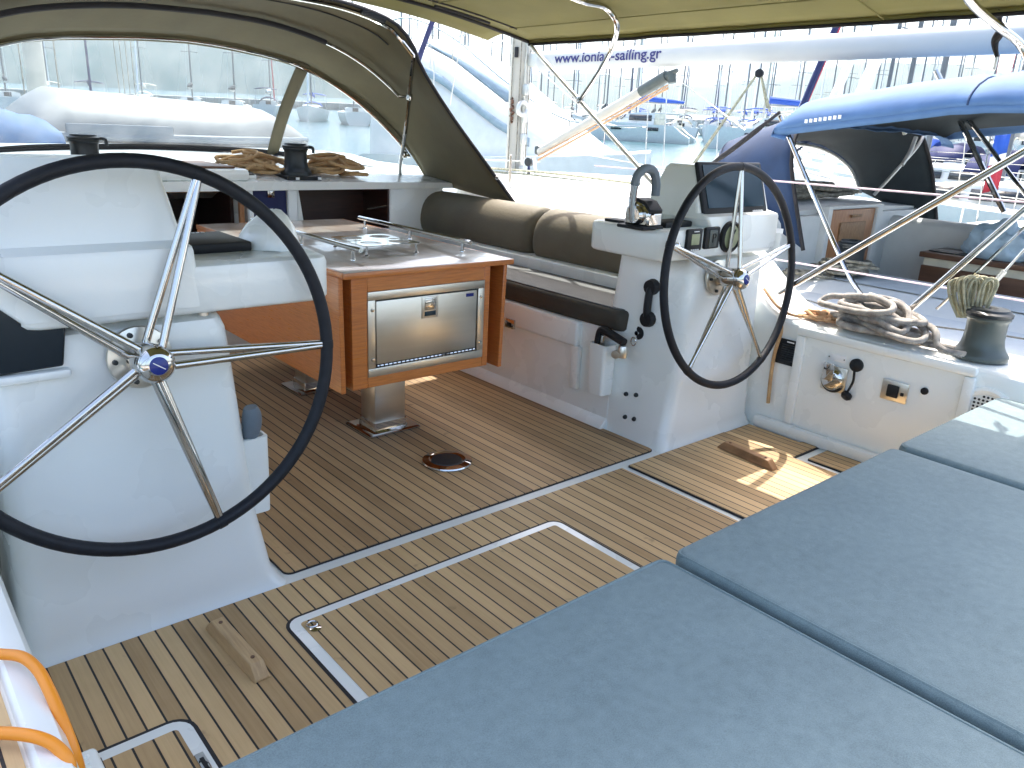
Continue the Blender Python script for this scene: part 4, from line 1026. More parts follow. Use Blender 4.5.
# guard wires with stanchions on our starboard side
t = thing('guard_rail', 'pale guard wires stretched along the starboard rail behind the far wheel', 'guard wire', (4.3, 2, .52))
def wire(name, pts, r, mat, parent): mb = MB(); mb.tube(pts, r, 6); return obj(name, mb, mat, parent)
a, b_ = at(752, 179, 'X', 4.3), at(940, 195, 'X', 4.3); d = (b_-a); wire('upper_wire', [a-d*1.2, b_+d*1.5], .0055, 'wire', t)
a, b_ = at(720, 250, 'X', 4.3), at(1024, 301, 'X', 4.3); d = (b_-a); wire('lower_wire', [a-d*.9, b_+d*.6], .0055, 'wire', t)
for y in (5.05, -.3): mb = MB(); mb.lathe([(.03, .5), (.028, .52), (.0125, .525), (.012, 1.28), (0, 1.285)], (4.3, y, 0), seg=12); obj('stanchion', mb, 'steel', t)
a = at(995, 282, 'X', 4.3); b_ = at(1024, 250, 'X', 4.3); mb = MB(); mb.tube([a, b_, b_+(b_-a)], .006, 6); mb.tube([a, a.lerp(b_, .35)], .012, 8); obj('wire_tensioner', mb, 'alu', t)
t2 = MB(); t2.tube([at(806, 300, 'Z', .62), at(870, 318, 'Z', .62), at(1000, 335, 'X', 4.2)], .005, 6); t2.tube([at(1000, 335, 'X', 4.2), at(1060, 345, 'X', 4.2)], .005, 6)
tag(obj('deck_line', t2, 'wblk', origin=(4.2, 1.6, .6)), 'thin dark line running along the starboard deck behind the ropes', 'line')

# ------------------------------------------------------------------ the yacht berthed alongside
NC = 6.95
nb = thing('sailing_yacht', 'white sailing yacht berthed alongside with teak cockpit bench, tall mast and white lettered boom', 'yacht', (NC, 2, -1.0))
mb = MB()
prof = lambda b: [(NC-2.15*b, -1.2), (NC-2.2*b, .34), (NC-2.16*b, .40), (5.55, .43), (5.70, .50), (6.32, .52), (6.38, .50), (6.42, .02), (7.10, .0), (7.12, .28), (7.56, .30), (7.60, .84), (7.66, .88), (8.15, .80), (8.3, .43), (NC+2.16*b, .40), (NC+2.2*b, .34), (NC+2.15*b, -1.2)]
mb.loft([[(x, y, z) for x, z in prof(b)] for y, b in ((-1.6, .97), (1, .99), (3.46, 1.0))])
nh = obj('cockpit_moulding', mb, 'gelnb', nb, bevel=.02)
mb = MB(); rows = []
def nring(y, b, z, zc, cx): return [(NC-b*.97, y, -1.2), (NC-b, y, z-.08), (NC-b+.05, y, z), (NC-cx, y, z+.02), (NC-cx+.12, y, zc), (NC, y, zc+.05), (NC+cx-.12, y, zc), (NC+cx, y, z+.02), (NC+b-.05, y, z), (NC+b, y, z-.08), (NC+b*.97, y, -1.2)]
mb.loft([nring(*q_) for q_ in ((3.46, 2.2, .42, .93, 1.75), (5.2, 2.2, .45, .98, 1.7), (7.2, 2.1, .5, .95, 1.4), (9.5, 1.75, .6, .8, 1.0), (12, 1.1, .72, .82, .5), (14.2, .15, .9, .92, .08))])
obj('hull', mb, 'gelnb', nb)
mb = MB(); mb.loft([[(4.86, y, .409+.0*y), (5.5, y, .432)] for y in (-1.5, 1, 3.4)], closed=False); mb.loft([[(5.76, y, .513), (6.28, y, .523)] for y in (-1.5, 1, 3.3)], closed=False)
obj('nonskid_panel', mb, 'hullnb', nb)
mb = MB(); mb.bx(5.75, 8.2, 3.40, 3.47, .0, .92, .02); mb.bx(6.33, 6.40, 3.34, 3.42, .3, .98, .01); mb.bx(7.20, 7.30, 3.34, 3.42, .3, .98, .01); mb.bx(6.33, 7.3, 3.34, 3.42, .965, .995, .008)
obj('bulkhead', mb, 'gelnb', nb)
mb = MB(); mb.bx(6.405, 7.195, 3.36, 3.395, .3, .96, .01); wb = obj('washboard', mb, 'wash', nb)
mb = MB(); mb.bx(6.58, 7.02, 3.345, 3.362, .60, .85, .004); mb.bx(6.74, 6.92, 3.338, 3.35, .89, .915, .004); obj('vent_panel', mb, 'chock', wb)
mb = MB(); mb.bx(7.15, 7.55, .2, 2.86, .28, .53, .006); mb.bx(7.12, 7.57, .2, 2.88, .60, .645, .006)
bn = obj('bench', mb, 'bwood', nb)
obj('bench_stripe', MB().bx(7.17, 7.55, .2, 2.85, .531, .599), 'cream', bn)
mb = MB(); mb.bx(7.2, 7.5, 2.52, 2.84, .646, .66, .004); mb.bx(7.23, 7.47, 2.55, 2.80, .658, .664); obj('hatch', mb, 'wblk', bn)
mb = MB(); mb.tube([(7.1, 8.25, .55), (7.1, 8.1, 17)], .13, 14)
mst = obj('mast', mb, 'mastw', nb)
mb = MB(); mb.bx(7.06, 7.14, 8.07, 8.13, .8, 9, .01)
for z in (.95, 1.35, 1.62, 1.95): mb.box((7.05, 8.05, z), (.05, .10, .14), bev=.02)
mb.tube([(6.99+.075*cos(a), 8.02, 1.72+.075*sin(a)) for a in [2*pi*k/14 for k in range(14)]], .03, 8, True)
obj('mast_track', mb, 'alu', mst)
mb = MB()
for dx, dy in ((-.12, -.1), (-.15, .02), (-.1, .1), (.0, -.15)): mb.tube([(7.1+dx, 8.2+dy, .6), (7.1+dx*.9, 8.15+dy, 9)], .008, 5)
obj('halyards', mb, 'ropeD', mst)
mb = MB(); mb.tube([(6.965+.012*cos(k*1.3), 8.2+.03*sin(k*1.9), 1.85-.02*k) for k in range(16)], .018, 6); obj('halyard_coil', mb, 'bwood', mst)
mb = MB(); mb.tube([(6.965, 8.16, 2.33), (6.965, 8.16, 2.45)], .026, 8); obj('mast_slot', mb, 'blk', mst)
mb = MB(); mb.bx(6.6, 7.6, 7.9, 8.5, .55, .62, .02)
for k in range(7): mb.slot(1).box((6.62+.15*k, 7.86+.06*(k % 3), .66), (.07, .10, .1), bev=.02)
obj('mast_base', mb, ['gel', 'wblk'], mst)
# boom
a, b_ = at(541, 61.5, 'X', 7.1), at(1000, 39, 'X', 7.1); d = (b_-a).normalized(); e = b_ + d*1.5
mb = MB(); rings = []
for p in (a, a+d*.03, e-d*.03, e):
    r_ = 1 if p is not a and p is not e else .92
    rings.append([p+V((.085*r_*cos(t_)*(1 if abs(cos(t_)) < 2 else 1), 0, .112*r_*sin(t_))) for t_ in [2*pi*k/24 for k in range(24)]])
mb.loft(rings); bo = obj('boom', mb, 'boomw', nb, smooth=60)
mb = MB(); mb.box(a-d*.1+V((0, 0, .02)), (.11, .22, .17), bev=.03); mb.tube([a-d*.16+V((0, .0, .05)), V((7.1, 8.05, a.z+.03))], .03, 8); obj('gooseneck', mb, 'alu', bo)
# lettering
cu = bpy.data.curves.new('letters', 'FONT'); cu.body = 'www.ionian-sailing.gr'; cu.extrude = 0; cu.resolution_u = 4; cu.offset = .016
to = bpy.data.objects.new('letters_tmp', cu); COL.objects.link(to); bpy.context.view_layer.update()
me = bpy.data.meshes.new_from_object(to.evaluated_get(bpy.context.evaluated_depsgraph_get())); bpy.data.objects.remove(to); me.name = 'lettering'
b2 = bmesh.new(); b2.from_mesh(me)
for k in range(1, 12): bmesh.ops.bisect_plane(b2, geom=b2.verts[:]+b2.edges[:]+b2.faces[:], plane_co=(0, -.25+.1*k, 0), plane_no=(0, 1, 0))
b2.to_mesh(me); b2.free()
xs = [v.co.x for v in me.vertices]; wdt = max(xs)-min(xs); x0 = min(xs)
s0, s1 = at(554.5, 60, 'X', 7.013), at(661.5, 55, 'X', 7.013)
tl = (s1-s0).length; k_ = tl/wdt; ks = .135/.70
o_w = wloc(bo)
axis0 = a
for v in me.vertices:
    f = (v.co.x-x0)*k_; zz_ = (v.co.y-.26)*.155
    th = max(-1, min(1, zz_/.112+.05)); yy = s0.y + (s1.y-s0.y)*f/tl; zc = a.z + (b_.z-a.z)*(yy-a.y)/(b_.y-a.y)
    v.co = V((7.1-(.085*math.sqrt(max(0, 1-th*th))+.006), yy, zc+.112*th)) - o_w
me.materials.clear(); K['ink'] = pbr('navy_lettering', (.02, .02, .13), .5); me.materials.append(K['ink'])
lt = bpy.data.objects.new('lettering', me); COL.objects.link(lt); lt.parent = bo
# vang and lines
mb = MB(); p, q_ = at(540, 152, 'X', 7.1), at(664, 78, 'X', 7.1); mb.tube([p, q_], .055, 12); vg = obj('vang', mb, 'mastw', nb)
mb = MB(); mb.tube([p+(q_-p)*.84, q_+(q_-p)*.02], .062, 12); mb.tube([q_+(q_-p)*.02, q_+(q_-p)*.09], [.045, .02], 10); mb.tube([q_+V((0, -.10, .05)), q_+V((0, -.12, -.05))], .045, 10); obj('end_fitting', mb, 'wgrey', vg)
mb = MB(); mb.box(p+V((0, .03, .02)), (.08, .1, .12), bev=.03); obj('pivot', mb, 'wgrey', vg)
mb = MB(); mb.tube([at(538, 160, 'X', 7.05), at(668, 88, 'X', 7.05)], .013, 6); mb.tube([at(538, 156, 'X', 7.05), at(668, 85, 'X', 7.05)], .009, 6); obj('vang_tackle', mb, 'ropeT', vg)
mb = MB(); bl = at(760, 70, 'X', 7.0)
mb.tube([at(664, 205, 'X', 6.6), bl], .012, 6); mb.tube([at(685, 178, 'X', 6.62), bl], .010, 6); mb.tube([bl, at(770, 112, 'X', 7)], .01, 6); mb.tube([bl, at(767, 108, 'X', 7.1)], .01, 6)
sh = obj('mainsheet', mb, 'ropeY', nb)
mb = MB(); mb.lathe([(0, -.03), (.04, -.025), (.04, .025), (0, .03)], bl+V((0, 0, -.03)), (1, .4, 0), 14); obj('block', mb, 'blk', sh)
mb = MB(); mb.tube([at(676, 78, 'X', 7.05), at(745, 130, 'X', 6.7)], .005, 5); mb.tube([at(560, 150, 'X', 6.8), at(700, 175, 'X', 6.8)], .006, 5); mb.tube([at(430, 158, 'X', 6.6), at(540, 162, 'X', 6.6)], .008, 5)
mb.tube([at(430, 68, 'X', 5.5), at(434, -30, 'X', 5.5)], .006, 5); mb.tube([at(434, 60, 'X', 5.5), at(434, 110, 'X', 5.5)], .008, 5); mb.tube([at(464, 20, 'X', 6), at(450, 105, 'X', 6)], .008, 5)
for px in (644, 662, 715): mb.tube([at(px, 185, 'X', 8.9), at(px+6, 70, 'X', 8.9)], .009, 5)
obj('rigging_wires', mb, 'alu', nb)
mb = MB(); q1, q2 = at(433, 20, 'X', 5.45), at(419, 58, 'X', 5.45); mb.tube([q1, q2, q2+(q2-q1)*1.5], [.028, .03, .026], 8); obj('turnbuckle_cover', mb, 'navyS', nb)
# tackle and frame by the mast foot
mb = MB(); 
for x0_, x1_ in ((526, 521), (534, 539)): mb.tube([at(x0_, 158, 'X', 6.3), at(x1_, 203, 'X', 6.3)], .02, 8)
mb.slot(1).lathe([(0, -.03), (.05, -.025), (.05, .025), (0, .03)], at(529, 162, 'X', 6.3), (1, .2, 0), 14); mb.slot(2).tube([at(529, 166, 'X', 6.28), at(524, 200, 'X', 6.28)], .013, 6); mb.tube([at(529, 166, 'X', 6.28), at(532, 202, 'X', 6.28)], .012, 6)
obj('deck_tackle', mb, ['gel', 'wblk', 'navyS'], nb)
mb = MB()
for k in range(5): mb.tube(spline([at(455+4*k, 166+k*3, 'X', 6.4), at(540, 172+4*k, 'X', 6.2), at(640, 184+5*k, 'X', 6.0)], 4), .014, 6)
obj('deck_lines', mb, 'ropeY', nb)
mb = MB(); mb.tube([at(486, 182, 'Z', .50), at(522, 186, 'Z', .50)], .012, 6); mb.tube([at(590, 202, 'Z', .5), at(628, 207, 'Z', .5)], .012, 6); obj('toe_rail', mb, 'wblk', nb)

# its hood
def hood2(name, label, Ah, Ch, Dh, mat, cx):
    mir = lambda h: [V(p) for p in h] + [V((2*cx-p[0], p[1], p[2])) for p in h[::-1][1:]]
    n = 45; A2, C2, D2 = (resample(mir(spline(h, 6)), n) for h in (Ah, Ch, Dh))
    t = thing(name, label, 'sprayhood', (cx, (Ah[0][1]+Dh[-1][1])/2, Dh[0][2]))
    rows = [[A2[i].lerp(C2[i], f)+V((0, 0, .02*sin(pi*f)+.012*noise.noise((i*.35, f*4, 1)))) for i in range(n)] for f in [k/8 for k in range(9)]]
    mb = MB(); mb.grid(rows[::-1]); cn = obj('canopy', mb, [mat, 'navyd'], t, smooth=80, solid=.004); cn.modifiers[0].material_offset = 1; cn.modifiers[0].offset = -1  # inside faces: shade put into a second, greyer canvas colour
    fr_ = lambda i, f: C2[i].lerp(D2[i], f)
    mb = MB(); mb.grid([[fr_(i, f) for i in range(2, n-2)] for f in (.06, .3, .6, .92)]); obj('window', mb, 'window2', t, smooth=80)
    mb = MB(); mb.grid([[fr_(i, f)+V((0, -.006, 0)) for i in range(n)] for f in (-.02, .07)]); mb.grid([[fr_(i, f)+V((0, -.006, 0)) for i in range(n)] for f in (.91, 1.0)]); obj('canvas_border', mb, mat, t, solid=.003)
    for ii in (n//3, 2*n//3): mb = MB(); mb.grid([[fr_(ii, f)+V((-.03, -.01, 0)) for f in (0, .5, 1)], [fr_(ii, f)+V((.03, -.01, 0)) for f in (0, .5, 1)]]); obj('mullion', mb, mat, t, solid=.003)
    return t, A2, C2
tn, A2, C2 = hood2('sprayhood', 'dark navy sprayhood open at the back on the yacht alongside, behind the far steering wheel',
    [(5.74, 3.2, .70), (5.71, 3.34, 1.15), (5.74, 3.42, 1.40), (5.92, 3.48, 1.64), (6.35, 3.5, 1.77), (6.98, 3.5, 1.80)],
    [(5.80, 4.0, 1.03), (5.85, 4.15, 1.30), (6.2, 4.3, 1.47), (6.98, 4.35, 1.52)],
    [(5.82, 4.05, 1.02), (6.1, 4.6, 1.04), (6.5, 4.9, 1.05), (6.98, 5.0, 1.05)], 'navy', 6.98)
mb = MB(); mb.tube([p+V((0, -.012, -.01)) for p in A2], .016, 6); obj('edge_binding', mb, 'bind', tn)
mb = MB(); mb.tube([V((6.98+(p.x-6.98)*.95, p.y-.03, .7+(p.z-.7)*.95)) for p in C2], .016, 8); obj('bow', mb, 'alu', tn)
mb = MB(); mb.tube(spline([at(874, 195, 'Y', 3.5), at(893, 174, 'Y', 3.42), at(917, 147, 'Y', 3.42), at(925, 130, 'Y', 3.45), at(921, 118, 'Y', 3.5), at(908, 115, 'Y', 3.52)], 5), .016, 8)
mb.tube(spline([at(902, 165, 'Y', 3.4), at(910, 152, 'Y', 3.4), at(916, 137, 'Y', 3.4)], 4), .02, 8); obj('bow', mb, 'alu', tn)
mb = MB(); mb.tube(spline([at(890, 117, 'Y', 3.56), at(901, 122, 'Y', 3.54), at(905, 134, 'Y', 3.52)], 4), .022, 6); obj('strap', mb, 'cream', tn)
mb = MB()
for k in range(8):
    p = at(768+2.2*k, 221+.25*k, 'X', 5.69); mb.box((5.685, p.y, .82), (.006, .022, .03+.008*(k % 2)))
obj('pale_mark', mb, 'white', tn)
# its blue bimini
tb = thing('bimini', 'pale blue canvas bimini over the cockpit of the yacht alongside at the right edge', 'bimini', (6.9, 2, .5))
def nbz(y): return 1.575 + (3.37-y)*.142 if y > 2.1 else 1.755 + (2.1-y)*.03
rows = []
for k in range(27):
    f = k/26; y = 3.38 - f*2.6; row = []
    for j in range(41):
        a_ = pi*j/40; s = cos(a_); x = 6.9 - 1.5*s*(1 if abs(s) < 1 else 1)
        h = max(0, 1-abs(s)**6)**.52
        z = nbz(y) - .005 + .245*h*(1 if f > .05 else .45+.55*sin(f/.05*pi/2))
        ser = .018*noise.noise((j*.5, f*5, 1)) + (.012*sin(j*2.2)*max(0, f-.52)*h)
        if abs(f-.50) < .03: ser -= .02
        row.append((x+ser*.5, y+(-.02*sin(f*50)*0), z+ser*(.4+h)))
    rows.append(row)
mb = MB(); mb.grid(rows)
mb.grid([[V(r_[0]) for r_ in rows], [V(r_[0])+V((.02, 0, -.045)) for r_ in rows]])
mb.grid([[V(p) for p in rows[0]], [V(p)+V((0, .02, -.05)) for p in rows[0]], [V(p)+V((0, -.10, -.07)) for p in rows[0]]])
obj('canopy', mb, 'blueC', tb, smooth=70, solid=.004)
mb = MB(); mb.grid([[V((r_[j][0]*.995+.03, r_[j][1], r_[j][2]-.03)) for j in range(3, 38)] for r_ in rows]); obj('dark_underside', mb, 'navyd', tb, smooth=70)  # dark sheet hung just under the blue canopy
mb = MB(); mb.tube([V(p)+V((-.0, 0, .006)) for p in rows[13]], .007, 5); obj('seam', mb, 'navy', tb)
mb = MB()
for k in range(8): y = 3.12-.035*k; mb.bx(5.388, 5.395, y, y+.02, nbz(y)+.01, nbz(y)+.035)
obj('pale_mark', mb, 'white', tb)
p, q_ = at(787, 132, 'X', 5.46), at(845, 268, 'X', 5.46); r2 = at(872, 307, 'X', 5.3)
mb = MB(); mb.tube(spline([p-(q_-p)*.12, p, q_, r2], 5), .017, 10); obj('leg', mb, 'steel', tb)
mb = MB(); p, q_ = at(955, 110, 'X', 8.2), at(1004, 212, 'X', 8.2); mb.tube([p-(q_-p)*.4, q_], .026, 10); obj('leg', mb, 'steel', tb)
mb = MB(); p, q_ = at(978, 132, 'X', 8.2), at(1030, 200, 'X', 8.2); mb.tube([p-(q_-p)*.6, q_+(q_-p)*.3], .02, 10); obj('leg', mb, 'steel', tb)
mb = MB(); p, q_ = at(706, 166, 'X', 5.35), at(780, 112, 'X', 5.42); mb.tube(spline([p-(q_-p)*.3, p.lerp(q_, .35)+V((0, 0, -.02)), q_], 6), [.012]*5+[.02]*5+[.012]*3, 8); obj('tie_strap', mb, 'bind', tb)
# on its deck
rn = random.Random(21)
wpn = at(851, 256, 'X', 5.98); winch('black winch wound with line on the white coaming of the yacht alongside', (wpn.x, wpn.y, .535), 1.25, 'wblk', False)
rope('rope_coil', 'dark flecked line coiled round the winch of the yacht alongside', 'rope', pile((wpn.x-.02, wpn.y, .54), .2, .27, .10, 12, .012, rn, .35), .012, 'ropeD', 4)
rope('rope_coil', 'dark flecked line hanging in a loop over the coaming behind the far wheel rim', 'rope', pile((5.72, 3.12, .50), .12, .22, .02, 5, .011, rn, .4), .011, 'ropeD', 4)
pc = at(826, 197, 'Y', 4.0)
rope('rope_pile', 'heap of faded lines on the neighbouring coachroof below its clear hood window', 'rope', pile((7.1, 4.05, .985), .85, .3, .12, 20, .018, rn, .45), .018, 'ropeD', 4)
mb = MB(); c = V((7.36, 2.36, .645)); bm2 = bmesh.new(); bmesh.ops.create_icosphere(bm2, subdivisions=4, radius=1)
for v in bm2.verts:
    q_ = v.co.copy(); n1 = noise.noise(q_*2.2)+.5*noise.noise(q_*5.5); v.co = V((q_.x*.19*(1+.22*n1), q_.y*.25*(1+.22*n1), max(-.0, (q_.z+.55)*.19*(1+.25*n1))))
mb.merge(bm2, Matrix.Translation(c)); mb.tube(spline([c+V((.0, -.20, .06)), c+V((0, -.29, .05)), c+V((.02, -.36, .08))], 4), [.05, .03, .03, .04, .05, .05, .045, .03, .02], 8)
tag(obj('plastic_bag', mb, 'pglass', origin=c, smooth=50), 'crumpled pale blue plastic bag on the brown bench of the yacht alongside', 'bag')

# upturned dinghy and covered bundle on the foredeck, seen through the hood window
t = thing('dinghy', 'white upturned inflatable dinghy lying across the deck beyond the hood window', 'dinghy', (2.6, 7.7, 1.2))
mb = MB(); rings = []
for k in range(25):
    f = k/24; x = 1.30+2.55*f; tp_ = min(1, (1-f)*4.5)**.55*min(1, (f+.06)*7)**.5; zc = 1.20; h = (.44-.10*f)*max(.04, tp_); wd = .68*max(.05, min(1, (1-f)*2.4)**.6)
    rings.append([(x, 7.7+wd*cos(a)*(.96 if sin(a) < 0 else 1), zc+(h*max(0, sin(a))**.75 if sin(a) > 0 else 0)) for a in [2*pi*j/24 for j in range(24)]])
mb.loft(rings); K['tube'] = pbr('inflatable_fabric', (.25, .25, .24), .5, var=.06); obj('hull', mb, 'tube', t, smooth=60)
mb = MB(); mb.tube([(1.3+2.5*f, 7.7-.69*max(.06, min(1, (1-f)*2.4)**.6), 1.27) for f in [k/14 for k in range(15)]], .035, 8); obj('rubbing_strake', mb, 'rubber', t)
mb = MB(); mb.bx(1.5, 2.3, 6.985, 7.02, 1.24, 1.37, .02); obj('grey_panel', mb, 'rubber', t)
mb = MB(); rings = []
for k in range(17):
    f = k/16; x = .2+1.25*f
    rings.append([(x, 7.1+.32*cos(a)+.05*noise.noise((k*.5, a, 3)), 1.17+max(0, sin(a))*(.36+.12*noise.noise((k*.6, a*2, 1)))*(1-.5*f*f)) for a in [2*pi*j/20 for j in range(20)]])
mb.loft(rings); tag(obj('sail_bag', mb, 'blueC', origin=(.8, 7.1, 1.17), smooth=60), 'blue covered bundle on the foredeck at the left end of the hood window', 'sail bag')
mb = MB(); rings = []
for k in range(13):
    f = k/12; x = 3.3+.9*f; rings.append([(x, 7.0+.16*cos(a), 1.0+.26*(1-f*.8)*max(0, sin(a))) for a in [2*pi*j/14 for j in range(14)]])
mb.loft(rings); tag(obj('deck_bag', mb, 'amber', origin=(3.7, 7.0, 1.0), smooth=60), 'pale orange deck bag seen through the starboard side window of the hood', 'bag')

# ------------------------------------------------------------------ boats of the marina
def place(root, x, y, rz): root.location = (x, y, zw(x, y)); root.rotation_euler = (0, 0, rz)
def sailboat(label, group, cover, furl, mast_h=15., bim=None, hullmat='gelnb'):
    """11 m sailing boat, bow towards +Y, origin at the waterline."""
    t = thing('sailing_boat', label, 'sailing boat', (0, 0, 0), group)
    secs = [(-5.3, 1.35, 1.15), (-4, 1.65, 1.15), (-1, 1.85, 1.18), (2, 1.55, 1.3), (4.2, .75, 1.45), (5.5, .06, 1.6)]
    mb = MB(); mb.loft([[(-b, y, z), (-b*.98, y, z-.25), (-b*.86, y, .2), (-b*.5, y, -.5), (b*.5, y, -.5), (b*.86, y, .2), (b*.98, y, z-.25), (b, y, z), (b*.8, y, z+.05), (0, y, z+.09), (-b*.8, y, z+.05)] for y, b, z in secs])
    obj('hull', mb, hullmat, t, smooth=30)
    mb = MB(); mb.loft([[(-b*.985-.006, y, .14), (-b*.99-.006, y, .24), (-b*.98, y, .19)] for y, b, z in [(y, b*.88, z) for y, b, z in secs]], closed=True)
    mb = MB(); mb.loft([[(-b, y, 1.2), (-b*.9, y, z), (-b*.6, y, z+.08), (b*.6, y, z+.08), (b*.9, y, z), (b, y, 1.2)] for y, b, z in ((-1.6, 1.15, 1.62), (.8, 1.1, 1.66), (2.4, .75, 1.5), (3.0, .5, 1.36))])
    cb = obj('cabin', mb, 'gelnb', t)
    mb = MB()
    for sg in (-1, 1):
        for y0, y1 in ((-1.2, -.2), (0, 1.0), (1.2, 1.9)): mb.loft([[(sg*(1.12-max(0, y-1)*.16), y, 1.38), (sg*(1.06-max(0, y-1)*.16), y, 1.58)] for y in (y0, y1)], closed=False)
    mb.bx(-.3, .3, -1.64, -1.6, 1.3, 1.65)
    obj('window', mb, 'smoke', cb, solid=.05)
    mb = MB(); mb.tube([(0, .9, 1.6), (0, .8, mast_h)], .085, 7)
    for z in (mast_h*.42, mast_h*.7): mb.tube([(-.9, .75, z-.05), (0, .85, z), (.9, .75, z-.05)], .03, 5)
    ms = obj('mast', mb, 'mastg', t)
    mb = MB()
    for sg in (-1, 1): mb.tube([(sg*1.6, .4, 1.3), (sg*.9, .75, mast_h*.42), (0, .8, mast_h*.97)], .014, 4)
    mb.tube([(0, -5.2, 1.3), (0, .8, mast_h)], .014, 4); obj('rigging', mb, 'alu', ms)
    mb = MB(); mb.tube([(0, .7, 2.6), (0, -3.6, 2.55)], .08, 7); bo = obj('boom', mb, 'mastw', t)
    mb = MB(); mb.tube([(0, .6, 2.95), (0, -.8, 2.86), (0, -2.4, 2.77), (0, -3.5, 2.66)], [.2, .2, .16, .08], 8); obj('sail_cover', mb, cover, bo)
    if furl: mb = MB(); mb.tube([(0, 5.2, 1.9), (0, 3.2, 1.9+(mast_h-2)*.47), (0, .95, mast_h*.95)], [.11, .085, .04], 6); obj('furled_sail', mb, furl, t)
    mb = MB()
    for sg in (-1, 1):
        for y in (-4.6, -2.4, 0, 2.2, 4.2):
            b = 1.3 if y < -4 else (1.65 if y < 1 else (1.4 if y < 3 else .7)); mb.tube([(sg*b, y, 1.2), (sg*b, y, 1.85)], .014, 4)
        mb.tube([(sg*1.3, -5.2, 1.85), (sg*1.7, -2.4, 1.85), (sg*1.65, 0, 1.85), (sg*1.4, 2.2, 1.9), (sg*.7, 4.2, 2.0), (0, 5.5, 2.1)], .012, 4)
    obj('rail', mb, 'steel', t)
    if bim:
        rows = [[(x, y, 3.05-.16*(x/1.3)**2+.06*sin((y+4.6)/1.9*pi)) for x in [-1.3+.26*k for k in range(11)]] for y in [-4.6+.19*k for k in range(11)]]
        mb = MB(); mb.grid(rows); bi = obj('bimini_cover', mb, bim, t, solid=.03)
        mb = MB()
        for y in (-4.5, -2.8): mb.tube([(-1.3, -3.8, 1.2), (-1.3, y, 2.9), (1.3, y, 2.9), (1.3, -3.8, 1.2)], .018, 5)
        obj('bimini_frame', mb, 'steel', bi)
        rows = [[(1.05*cos(a), y, 1.55+(.62-.2*abs(y+1.3))*sin(a)) for a in [pi*k/10 for k in range(11)]] for y in (-1.75, -1.3, -.5)]
        mb = MB(); mb.grid(rows); obj('hood_cover', mb, bim, t, solid=.03)
    return t
rn = random.Random(4)
protos = [
 sailboat('far white sailing boat with blue sail cover in the rows across the marina water', 'far boats with blue sail covers', 'blueB', 'white', 15.5, 'blueB'),
 sailboat('far white sailing boat with pale sail cover in the rows across the marina water', 'far boats with pale sail covers', 'white', 'white', 16.5, 'cream'),
 sailboat('far white sailing boat with a dark red furled headsail across the marina water', 'far boats with red furled headsails', 'white', 'red', 15., 'navyS'),
 sailboat('far white sailing boat with a dark blue furled headsail across the marina water', 'far boats with dark blue furled headsails', 'navyS', 'navyS', 16., 'navyS'),
 sailboat('far white sailing boat with dark sail cover and bare forestay across the marina water', 'far boats with bare forestays', 'navyd', None, 14.5, None),
]
used = [False]*5
spots = []
for row, (d0, step) in enumerate(((92, 4.6), (116, 4.6), (142, 4.8))):
    px = 395 + row*7
    while px < 1075:
        d = d0 + rn.uniform(-2.5, 2.5)
        spots.append((px, d, row)); px += FPX*step/d*rn.uniform(.85, 1.35)/ (1+((px-512)/FPX)**2)**-.5*.8
for px, d in ((20, 96), (60, 104), (100, 90), (150, 118), (196, 102), (236, 94), (270, 112), (310, 98), (350, 92)): spots.append((px, d, 3))
for px, d, row in spots:
    k = rn.choices(range(5), (3, 5, 1.2, 1.5, 3))[0]; p = polar(px, d); az = math.atan2(p.x, p.y)
    rz = -az + (pi if rn.random() < .5 else 0) + rn.uniform(-.12, .12)
    if not used[k]: place(protos[k], p.x, p.y, rz); used[k] = True
    else: o_ = dup(protos[k], (p.x, p.y, p.z), rz); o_.scale = (1, 1, rn.uniform(.9, 1.12))
for k in range(5):
    if not used[k]: p = polar(900, 130+k); place(protos[k], p.x, p.y, 0)
# single boats nearer by
def solo(proto, label, x, y, rz, s=1): return dup(proto, (x, y, zw(x, y)), rz, label, 'boats berthed in the near row', s)
solo(protos[1], 'white sailing boat with cream bimini berthed just beyond the yacht alongside', 12.9, 2.2, 0, .93)
solo(protos[0], 'white sailing boat with bright blue bimini berthed second beyond the yacht alongside', 18.2, 5.2, 0)
solo(protos[3], 'white sailing boat with dark blue furled headsail berthed third beyond the yacht alongside', 23.6, 9.0, .03)
solo(protos[2], 'white sailing boat with dark red furled headsail berthed fourth beyond the yacht alongside', 29.4, 12.5, 0)
solo(protos[0], 'white sailing boat with blue bimini berthed fifth beyond the yacht alongside', 35.2, 16.0, .02)
p = polar(622, 58); 
